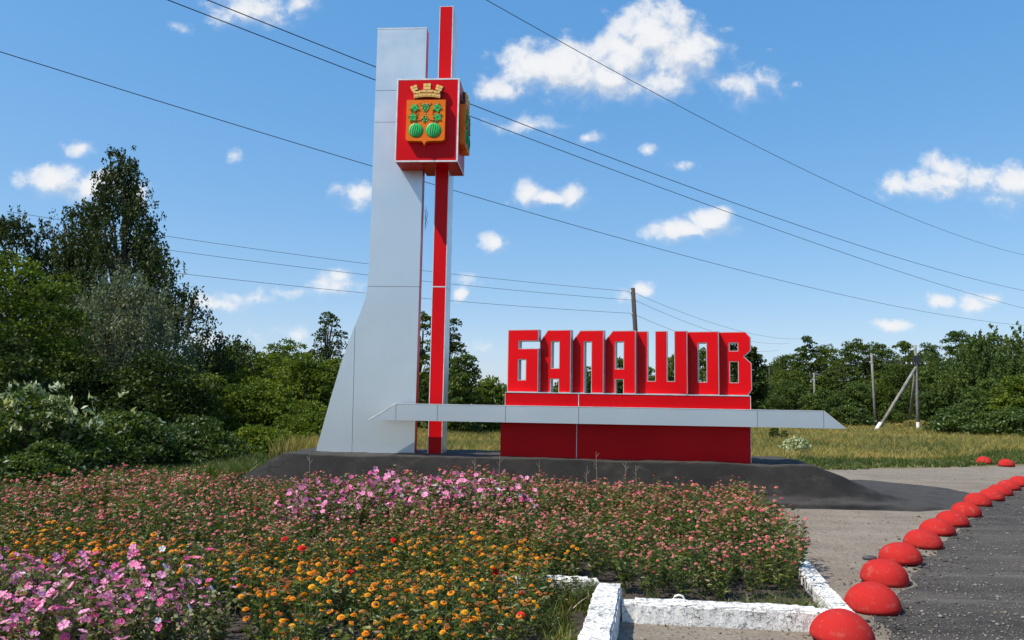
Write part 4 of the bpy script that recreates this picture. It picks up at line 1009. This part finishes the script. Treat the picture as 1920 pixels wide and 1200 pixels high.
edge = np.interp(P[:, 0], [-40, 3, 7, 9.5, 13, 17, 26, 60], [17.0, 17.4, 19.5, 22.6, 24.2, 26.2, 34, 70]) + fnoise(P[:, 0], P[:, 1], 31, .8) * .35
okp = mound_clear(P) & (P[:, 1] > edge) & (P[:, 0] > -5.0 - (P[:, 1] - 20) * .12); P = P[okp]
d = P[:, 1]; gn = fnoise(P[:, 0], P[:, 1], 32, .28)
near_edge = P[:, 1] - np.interp(P[:, 0], [-40, 3, 7, 9.5, 13, 17, 26, 60], [17.0, 17.4, 19.5, 22.6, 24.2, 26.2, 34, 70])
isg = (near_edge < 1.4 + gn * 1.0) & (P[:, 0] > 6.0)
isg |= gn + rg_.normal(size=len(P)) * .45 > .55
D_, G_ = P[~isg], P[isg]
grass('dry_grass', L_DRY, D_, np.clip(.25 + .12 * gn[~isg], .08, .5) * (1 + .004 * D_[:, 1]), .0035 + .00026 * D_[:, 1], 41, 9, .6)
ng = near_edge[isg]
grass('green_grass', L_GRASS, G_, np.where(ng < 2.2, .11 + .07 * np.clip(ng, 0, 2), .26), .004 + .00032 * G_[:, 1], 42, 8, .5)
# green verge right of the lot and low weeds at the left between bed and shrubs
P = field_points(22, 5200, 20.5, 34, .40, .80)
e0 = np.interp(P[:, 0], [7, 9.2, 10.8, 12.7, 17, 26, 40], [18.6, 20.7, 21.6, 22.4, 24.4, 32.5, 45]); e1 = e0 + 2.6
okp = (P[:, 1] > e0 + fnoise(P[:, 0], P[:, 1], 33, 1.4) * .3) & (P[:, 1] < e1) & mound_clear(P)
P = P[okp]; grass('verge_grass', L_GRASS, P, np.full(len(P), .10), np.full(len(P), .014), 43, 6, .5)
rng_ = np.random.default_rng(8)
P = np.stack([rng_.uniform(-13, -4.2, 21000), rng_.uniform(9.2, 27, 21000)], 1)
okp = inpoly(P, [(-12, 10.4), (-8.6, 10.9), (-6.5, 12.5), (-5.3, 13.5), (-5.1, 15.5), (-4.6, 17.2), (-5.2, 26), (-9, 26), (-13, 18)]); P = P[okp]
grass('weedy_grass', L_GRASS, P, np.clip(.24 + .14 * fnoise(P[:, 0], P[:, 1], 34, .9), .08, .5), np.full(len(P), .013), 44, 6, .5)
P = np.stack([rng_.uniform(-5.6, -4.0, 900), rng_.uniform(18.5, 22, 900)], 1)
grass('tawny_grass', L_DRY, P, np.clip(.62 + .2 * fnoise(P[:, 0], P[:, 1], 35, 1.), .4, .9), np.full(len(P), .016), 45, 6, .25)
# short weeds in the bed corners
P = np.concatenate([np.stack([rng_.uniform(.25, .80, 170), rng_.uniform(6.35, 6.95, 170)], 1), np.stack([rng_.uniform(1.75, 2.5, 300), rng_.uniform(6.25, 6.55, 300)], 1), np.stack([rng_.uniform(.42, .66, 160), rng_.uniform(5.0, 6.3, 160)], 1) - np.array([.18, 0])])
grass('corner_weeds', L_ZIN, P, rng_.uniform(.05, .15, len(P)), np.full(len(P), .006), 46, 5, .6, .08)

# ------------------------------------------------------------------ pebbles and clods
def stones(name, m, P, r, seed):
    rng = np.random.default_rng(seed); n = len(P)
    base = np.array([[1, 0, 0], [0, 1, 0], [-1, 0, 0], [0, -1, 0], [0, 0, 1], [0, 0, -1]], float)
    tri = np.array([[0, 1, 4], [1, 2, 4], [2, 3, 4], [3, 0, 4], [1, 0, 5], [2, 1, 5], [3, 2, 5], [0, 3, 5]])
    V = base[None] * r[:, None, None] * rng.uniform(.6, 1.3, (n, 6, 1)) * np.array([1, 1, .6]); a = rng.uniform(0, 6.28, n); c, s = np.cos(a)[:, None], np.sin(a)[:, None]
    V = np.stack([V[..., 0] * c - V[..., 1] * s, V[..., 0] * s + V[..., 1] * c, V[..., 2]], -1)
    V[..., :2] += P[:, None, :]; V[..., 2] += .008 + r[:, None] * .3
    F = (np.arange(n)[:, None, None] * 6 + tri[None]).reshape(-1, 3)
    return tag(link(name, npmesh(name, V.reshape(-1, 3), F, m)), kind='stuff')
rng_ = np.random.default_rng(15)
P = field_points(51, 9000, 5.2, 30, .40, .85); okp = inpoly(P, ROAD_POLY); P = P[okp]
stones('gravel', STONEM, P, np.clip(rng_.lognormal(-4.95, .5, len(P)), .003, .028), 61)
P = np.concatenate([np.stack([np.linspace(a[0], c[0], 520) , np.linspace(a[1], c[1], 520)], 1) for a, c in zip(ROAD_POLY[4:9], ROAD_POLY[5:10])])
P = P + rng_.normal(size=P.shape) * np.array([.22, .12]) + np.array([-.02, 0])
stones('loose_gravel', ROADM, P, np.clip(rng_.lognormal(-4.8, .55, len(P)), .003, .03), 64)
P = field_points(52, 2600, 5.2, 24, .1, .72); okp = inpoly(P, LOT_POLY) & mound_clear(P); P = P[okp]
stones('lot_pebbles', LOT, P, np.clip(rng_.lognormal(-4.9, .5, len(P)), .004, .03), 62)
P = np.stack([rng_.uniform(-5, 3.3, 4200), rng_.uniform(4.6, 8.6, 4200)], 1); P = P[inpoly(P, BED_POLY)]
stones('soil_clods', SOIL, P, np.clip(rng_.lognormal(-4.3, .5, len(P)), .005, .045), 63)
b = MB(); b.lathe([(.03, -.01), (.085, .01), (.07, .05), (.03, .065), (.001, .066)], 9); o = b.obj('dark_clod', CORE, None, (4.02, 8.75, .004), smooth=True); o.scale = (1, .6, .7)
tag(o, 'dark clod of asphalt lying on the sandy lot beside the bed', 'clod')

# ------------------------------------------------------------------ flowers
def stem_paths(rng, n, r, h):
    a = rng.uniform(0, 2 * np.pi, n); rr = r * np.sqrt(rng.uniform(.03, 1, n)); hh = h * rng.uniform(.62, 1.04, n) * np.where(rng.uniform(size=n) < .08, 1.18, 1.)
    T = np.stack([np.cos(a) * rr, np.sin(a) * rr, hh], 1); B = np.stack([np.cos(a) * rr * .25, np.sin(a) * rr * .25, np.zeros(n)], 1)
    return B, T
def stems_mesh(B, T, w):
    """three-sided stems"""
    n = len(B); V = []
    for i in range(3):
        a = i * 2.094; o = np.array([math.cos(a), math.sin(a), 0]) * w
        V += [B + o, T + o * .7]
    V = np.stack(V, 1).reshape(-1, 3); i = np.arange(n)[:, None] * 6
    t = np.array([[0, 2, 3], [0, 3, 1], [2, 4, 5], [2, 5, 3], [4, 0, 1], [4, 1, 5]])
    return V, (i[:, :, None] + t[None]).reshape(-1, 3)
def plant_foliage(rng, h, r, nst, nlf, ll, wid):
    B, T = stem_paths(rng, nst, r, h)
    k = np.repeat(np.arange(nst), nlf); s = rng.uniform(.18, .97, len(k))
    C = B[k] + (T - B)[k] * s[:, None]
    a = rng.uniform(0, 2 * np.pi, len(k)); A = unit(np.stack([np.cos(a), np.sin(a), rng.uniform(-.25, .75, len(k))], 1))
    Ls = ll * rng.uniform(.6, 1.2, len(k)); C = C + A * Ls[:, None] * .55
    V1, F1 = leaves(rng, C, A, Ls, wid, .3)
    V2, F2 = stems_mesh(B, T, .0026)
    return np.concatenate([V1, V2]), np.concatenate([F1, F2 + len(V1)]), np.concatenate([np.zeros(len(F1), int), np.ones(len(F2), int)]), T
def petals(n, r0, r1, wid, z0, z1, ph=0., cup=0.):
    V, F = [], []
    for i in range(n):
        a = ph + 2 * math.pi * i / n; d = np.array([math.cos(a), math.sin(a), 0]); s = np.array([-math.sin(a), math.cos(a), 0]); m = r0 + (r1 - r0) * .62
        b0 = len(V)
        V += [d * r0 + [0, 0, z0], d * m + s * wid * .5 + [0, 0, z0 + (z1 - z0) * .7 + cup], d * r1 + [0, 0, z1], d * m - s * wid * .5 + [0, 0, z0 + (z1 - z0) * .7 + cup]]
        F += [(b0, b0 + 1, b0 + 2), (b0, b0 + 2, b0 + 3)]
    return np.array(V), np.array(F)
def head_geo(R, style, rng):
    """zinnia head: rings of petals on a dome of disc florets -> V, F, material index (0 petal, 1 centre)"""
    Vs, Fs, Ms, off = [], [], [], 0
    def put(V, F, m):
        nonlocal off
        Vs.append(V); Fs.append(F + off); Ms.append(np.full(len(F), m)); off += len(V)
    if style == 'full':
        for (n, r0, r1, z0, z1) in ((11, .2, 1., .0, -.10), (10, .15, .86, .14, .12), (8, .1, .62, .26, .34), (6, .02, .36, .36, .50)):
            put(*petals(n, r0 * R, r1 * R * rng.uniform(.94, 1.06), R * .52, z0 * R, z1 * R, rng.uniform(0, 6)), 0)
    else:                                                          # one ring of petals, tall brown disc
        for (n, r0, r1, z0, z1) in ((10, .3, 1., .05, -.06), (9, .3, .82, .12, .10)):
            put(*petals(n, r0 * R, r1 * R * rng.uniform(.9, 1.08), R * .5, z0 * R, z1 * R, rng.uniform(0, 6)), 0)
        m = 8; ring = [(.46, .08), (.40, .34), (.22, .46)]; V = []
        for q, z in ring:
            V += [[q * R * math.cos(2 * math.pi * j / m), q * R * math.sin(2 * math.pi * j / m), z * R] for j in range(m)]
        V.append([0, 0, .48 * R]); F = []
        for l in range(2):
            for j in range(m):
                a, b_ = l * m + j, l * m + (j + 1) % m; F += [(a, b_, b_ + m), (a, b_ + m, a + m)]
        F += [(2 * m + j, 2 * m + (j + 1) % m, 3 * m) for j in range(m)]
        put(np.array(V), np.array(F), 1)
    return np.concatenate(Vs), np.concatenate(Fs), np.concatenate(Ms)
def mallow_geo(R, rng):
    V, F = [], []
    for i in range(5):
        a = 2 * math.pi * i / 5 + rng.uniform(-.1, .1); b0 = len(V)
        def pt(r, da, z): return [r * R * math.cos(a + da), r * R * math.sin(a + da), z * R]
        V += [pt(.05, 0, 0), pt(.5, -.56, .30), pt(.62, 0, .16), pt(.5, .56, .32), pt(.84, -.58, .46), pt(1.04, -.24, .28), pt(1.02, .26, .32), pt(.84, .58, .42)]
        F += [(b0, b0 + 1, b0 + 2), (b0, b0 + 2, b0 + 3), (b0 + 1, b0 + 4, b0 + 5), (b0 + 1, b0 + 5, b0 + 2), (b0 + 2, b0 + 5, b0 + 6), (b0 + 2, b0 + 6, b0 + 3), (b0 + 3, b0 + 6, b0 + 7)]
    V = np.array(V); F = np.array(F); m = np.zeros(len(F), int)
    V2 = np.array([[.07, 0, .05], [-.035, .06, .05], [-.035, -.06, .05], [0, 0, .45]]) * R
    F2 = np.array([[0, 1, 3], [1, 2, 3], [2, 0, 3]]) + len(V)
    return np.concatenate([V, V2]), np.concatenate([F, F2]), np.concatenate([m, np.ones(3, int)])
HEADS = {}
def heads(kind):
    if kind in HEADS: return HEADS[kind]
    rng = np.random.default_rng(abs(hash(kind)) % 1 + len(kind) * 7)
    tab = {'salmon': (P_SALMON, .0195, 'full', CENTRE), 'pink': (P_PINK, .0195, 'full', CENTRE), 'faded': (P_FADED, .0195, 'ring', CENTRE), 'orange': (P_ORANGE, .022, 'full', CENTRE),
           'yellow': (P_YELLOW, .0205, 'full', CENTREY), 'burnt': (P_BURNT, .0215, 'ring', CENTRE), 'orange_ring': (P_ORANGE, .0225, 'ring', CENTRE), 'red': (P_RED, .034, 'full', CENTRE),
           'mallow': (P_MALLOW, .036, 'm', CENTREY), 'mallow_deep': (P_MALLOWD, .034, 'm', CENTREY), 'mallow_white': (P_MALLOWW, .030, 'm', CENTREY)}[kind]
    out = []
    for v in range(3):
        R = tab[1] * (.9 + .12 * v)
        V, F, m_ = mallow_geo(R, rng) if tab[2] == 'm' else head_geo(R, tab[2], rng)
        out.append((V, F, m_, npmesh('flower_head', V, F, [tab[0], tab[3]], m_), tab[0], tab[3]))
    HEADS[kind] = out; return out
MIXES = {'pink': (['salmon', 'pink', 'faded'], [.42, .14, .44]), 'orange': (['orange', 'yellow', 'burnt', 'orange_ring'], [.28, .17, .37, .18]), 'red': (['red'], [1.]), 'mallow': (['mallow', 'mallow_deep', 'mallow_white'], [.64, .30, .06])}
SPEC = {'pink': dict(h=.46, r=.19, nst=17, nlf=10, ll=.060, wid=.42), 'orange': dict(h=.36, r=.18, nst=17, nlf=10, ll=.056, wid=.42), 'red': dict(h=.42, r=.12, nst=2, nlf=26, ll=.06, wid=.42), 'mallow': dict(h=.62, r=.24, nst=15, nlf=20, ll=.056, wid=.8)}
LEAFM = {'pink': L_ZIN, 'orange': L_ZIN, 'red': L_ZIN, 'mallow': L_LAV}
NV = 7
VAR = {}
def rot_to(n, spin):
    z = Vector(n).normalized(); qn = z.to_track_quat('Z', 'Y'); return (qn.to_matrix() @ Matrix.Rotation(spin, 3, 'Z'))
def variants(kind):
    """foliage meshes with the places of their flower heads"""
    if kind in VAR: return VAR[kind]
    out = []
    for v in range(NV):
        rng = np.random.default_rng(500 + v * 13 + len(kind)); sp = SPEC[kind]
        V, F, m_, T = plant_foliage(rng, **sp)
        ks, pr = MIXES[kind]; hd = []
        n = len(T) if kind != 'mallow' else len(T)
        for i in range(n):
            if rng.uniform() < {'pink': .30, 'orange': .38}.get(kind, 0): continue
            if kind == 'mallow' and rng.uniform() < .36: continue
            tl = rng.normal(size=3) * (.28 if kind != 'mallow' else .55); tl[2] = 1
            if kind == 'mallow': tl = tl + np.array([-.35, -.5, -.1])
            hd.append((ks[rng.choice(len(ks), p=pr)], int(rng.integers(3)), T[i], rot_to(tl, rng.uniform(0, 6.28))))
            if kind == 'mallow' and rng.uniform() < .45:
                p = T[i] * np.array([1, 1, rng.uniform(.62, .92)]) + np.array([*(rng.normal(size=2) * .05), 0]); tl2 = rng.normal(size=3) * .5 + np.array([-.4, -.6, .6])
                hd.append((ks[rng.choice(len(ks), p=pr)], int(rng.integers(3)), p, rot_to(tl2, rng.uniform(0, 6.28))))
        me = npmesh('foliage', V, F, [LEAFM[kind], STEM], m_)
        # joined version for plants too far off to show their parts
        mats = [LEAFM[kind], STEM]; Vs, Fs, Ms, off = [V], [F], [m_], len(V)
        for hk, hv, p, R in hd:
            HV, HF, HM, _, mp, mc = heads(hk)[hv]
            for q_ in (mp, mc):
                if q_ not in mats: mats.append(q_)
            Vs.append(HV @ np.array(R).T + p); Fs.append(HF + off); Ms.append(np.where(HM == 0, mats.index(mp), mats.index(mc))); off += len(HV)
        J = (np.concatenate(Vs), np.concatenate(Fs), np.concatenate(Ms), mats)
        out.append((me, hd, J, npmesh('flowering_plant', J[0], J[1], mats, J[2])))
    VAR[kind] = out; return out
def place_plant(kind, name, label, group, cat, x, y, rng, split, smul=1.):
    v = int(rng.integers(NV)); me, hd, J, jm = variants(kind)[v]; s = smul * rng.uniform(.84, 1.16); rz = rng.uniform(0, 6.28)
    if not split:
        o = link(name, jm, None, (x, y, .01), (0, 0, rz)); o.scale = (s, s, s * rng.uniform(.9, 1.12))
    else:
        o = link(name, me, None, (x, y, .01), (0, 0, rz)); o.scale = (s, s, s)
        for hk, hv, p, R in hd:
            c = bpy.data.objects.new('flower_head', heads(hk)[hv][3]); COL.objects.link(c); c.parent = o
            c.matrix_local = Matrix.Translation(Vector(p)) @ R.to_4x4()
    return tag(o, label, cat, group)
def jitter_grid(x0, x1, y0, y1, st, rng):
    X, Y = np.meshgrid(np.arange(x0, x1, st), np.arange(y0, y1, st)); P = np.stack([X.ravel(), Y.ravel()], 1); P[:, 0] += (np.round(P[:, 1] / st) % 2) * st * .5
    return P + rng.uniform(-.36, .36, P.shape) * st
PINK_POLY = [(-10, 8.6), (-8.4, 10.6), (-6.5, 11.6), (-5.2, 13.0), (3.5, 13.0), (3.86, 12.6), (3.52, 10.9), (2.88, 7.7), (2.56, 6.8), (1.15, 6.78), (1.0, 7.35), (-.1, 7.35), (.05, 7.9), (-1.7, 7.5), (-3.3, 7.7), (-5.1, 8.0), (-8, 8.4)]
ORANGE_POLY = [(-7.5, 8.5), (-5.1, 8.1), (-3.3, 7.8), (-1.7, 7.6), (.1, 7.95), (.62, 7.55), (.55, 7.2), (.28, 6.9), (.30, 6.2), (.12, 5.4), (.1, 4.7), (-1.55, 4.7), (-1.75, 5.6), (-2.3, 6.1), (-3.2, 6.45), (-4.2, 6.45), (-6, 6.9)]
LAVF_POLY = [(-4.6, 6.3), (-3.9, 6.3), (-3.0, 6.25), (-2.3, 5.95), (-1.9, 5.3), (-1.75, 4.6), (-4.7, 4.6)]
LAVB_POLY = [(-2.75, 9.1), (-2.75, 10.0), (-1.9, 11.0), (-.9, 11.6), (.1, 11.2), (.25, 9.9), (-.4, 9.3), (-1.5, 8.9)]
rng_ = np.random.default_rng(99)
P = jitter_grid(-10, 4, 6.5, 13.2, .262, rng_)
okp = inpoly(P, PINK_POLY) & ~inpoly(P, LAVB_POLY); P = P[okp]
P = P[np.argsort(np.hypot(P[:, 0], P[:, 1]))]
back = P[262:]
for i, (x, y) in enumerate(P[:262]):
    d = math.hypot(x, y); kind = 'pink'
    ob = y < 8.15 + .25 * math.sin(x * 3) and x < .1 and rng_.uniform() < .22
    if ob: continue
    sc = .92 + .12 * math.sin(x * 1.7 + y) + (.08 if x > 1.5 else 0) + (.10 if x > 2.1 + (y - 6.7) * .2 else 0)
    place_plant('pink', 'pink_zinnia', 'pink zinnia plant in flower in the bed before the monument', 'pink zinnias in the flower bed', 'flower', x, y, rng_, d < 8.1, sc)
# the rest of the pink zinnias, beyond the first three hundred
Vs, Fs, Ms, off = [], [], [], 0
allm = []
for (x, y) in back:
    J = variants('pink')[int(rng_.integers(NV))][2]; rz = rng_.uniform(0, 6.28); s = rng_.uniform(.85, 1.2) * (.96 + .14 * math.sin(x * 1.1 + y * .7)); c, sn = math.cos(rz) * s, math.sin(rz) * s
    V = J[0]; Vs.append(np.stack([V[:, 0] * c - V[:, 1] * sn + x, V[:, 0] * sn + V[:, 1] * c + y, V[:, 2] * s + .01], 1)); Fs.append(J[1] + off); off += len(V)
    mp = []
    for m_ in J[3]:
        if m_ not in allm: allm.append(m_)
        mp.append(allm.index(m_))
    Ms.append(np.array(mp)[J[2]])
tag(link('pink_zinnias', npmesh('pink_zinnias', np.concatenate(Vs), np.concatenate(Fs), allm, np.concatenate(Ms))), kind='stuff')
P = jitter_grid(-8, 1, 4.6, 8.7, .245, rng_)
okp = inpoly(P, ORANGE_POLY) & ~inpoly(P, LAVF_POLY); P = P[okp]; P = P[np.argsort(np.hypot(P[:, 0], P[:, 1]))][:298]
bare = [(-1.05, 5.35, .22), (-.35, 5.1, .2), (-1.55, 5.75, .14), (.1, 5.0, .1), (-1.9, 6.9, .15)]
for (x, y) in P:
    if any(math.hypot(x - a, y - c) < r for a, c, r in bare): continue
    if y > 6.9 and x < -1.6 and rng_.uniform() < (.5 if y > 7.4 else .3):
        place_plant('pink', 'pink_zinnia', 'pink zinnia plant in flower among orange ones at the left of the bed', 'pink zinnias among the orange ones', 'flower', x, y, rng_, True, .82); continue
    place_plant('orange', 'orange_zinnia', 'orange and yellow zinnia plant in flower in the front of the bed', 'orange zinnias in the flower bed', 'flower', x, y, rng_, True, .95 + .10 * math.sin(x * 2 + y * 3))
RED = [(-2.9, 9.0, 'single red zinnia standing among salmon ones at the left'), (-1.35, 6.35, 'bright red zinnia among orange ones left of centre, nearer of a close pair'), (-1.75, 6.65, 'bright red zinnia among orange ones left of centre, farther of a close pair'), (-1.2, 7.6, 'red zinnia where the orange flowers meet the pink ones'), (-.12, 6.0, 'red zinnia beside yellow ones near the thick white block'), (.02, 5.35, 'red zinnia nearest the thick white kerb block')]
for x, y, lab in RED: place_plant('red', 'red_zinnia', lab, 'red zinnias scattered in the bed', 'flower', x, y, rng_, True, 1.0)
P = jitter_grid(-4.8, -1.6, 4.5, 6.4, .255, rng_); P = P[inpoly(P, LAVF_POLY)]
for (x, y) in P:
    place_plant('mallow', 'pink_mallow', 'tall pink mallow plant with fading leaves at the near left corner', 'pink mallows at the near left corner', 'flower', x, y, rng_, True, .72)
P = jitter_grid(-2.9, .4, 8.8, 11.7, .31, rng_); P = P[inpoly(P, LAVB_POLY)]
for (x, y) in P:
    place_plant('mallow', 'pink_mallow', 'pink mallow plant in the clump in the middle of the bed', 'pink mallows in the middle of the bed', 'flower', x, y, rng_, False, .90)
for k_, (x, y, s_) in enumerate([(.48, 6.78, .55), (.66, 6.72, .50), (.36, 6.62, .6), (.58, 6.52, .45), (.72, 6.85, .4), (.42, 6.42, .4), (.30, 5.75, .35), (.38, 5.1, .4), (1.2, 6.6, .3), (2.2, 6.6, .32)]):
    me = variants('pink')[k_ % NV][0]; o = link('leafy_weed', me, None, (x, y, .01), (0, 0, k_ * 1.3)); o.scale = (s_ * 1.2, s_ * 1.2, s_)
    tag(o, 'small leafy green weed without flowers in the bare corner beside the thick white block' if k_ < 8 else ('small leafy weed on bare soil behind the lifting loop kerb' if k_ == 8 else 'small leafy weed on bare soil at the right end of the front kerb'), 'weed', 'small weeds by the white kerbs')
# tall dry stalks in front of the mound
rs = random.Random(3)
for i, (x, h) in enumerate([(-3.28, .82), (.48, .70), (1.45, .86), (1.25, .62), (-.58, .72), (-.18, .78), (2.1, .66), (1.9, .7)]):
    b = MB(); l = rs.uniform(-.05, .05); b.tube([(0, 0, 0), (l * .4, 0, h * .5), (l, 0, h)], [.0035, .003, .002], 5)
    for s in (-1, 1, -1): zz = h * rs.uniform(.6, .9); b.tube([(l * zz / h, 0, zz), (l * zz / h + s * .05, .01, zz + .07)], [.002, .0015], 4)
    tag(b.obj('dry_stalk', STALK, None, (x, 12.85, .01)), ['tall thin dry stalk before the mound under the left slope of the tower', 'dry stalk before the middle of the mound under the first letter', 'tallest forked dry stalk before the plinth joint', 'short dry stalk just left of the tallest forked one', 'dry stalk before the mound under the pillar', 'dry stalk before the mound between pillar and plinth', 'dry stalk at the right of the pair before the plinth', 'dry stalk at the left of the pair before the plinth'][i], 'weed', 'dry stalks before the mound')
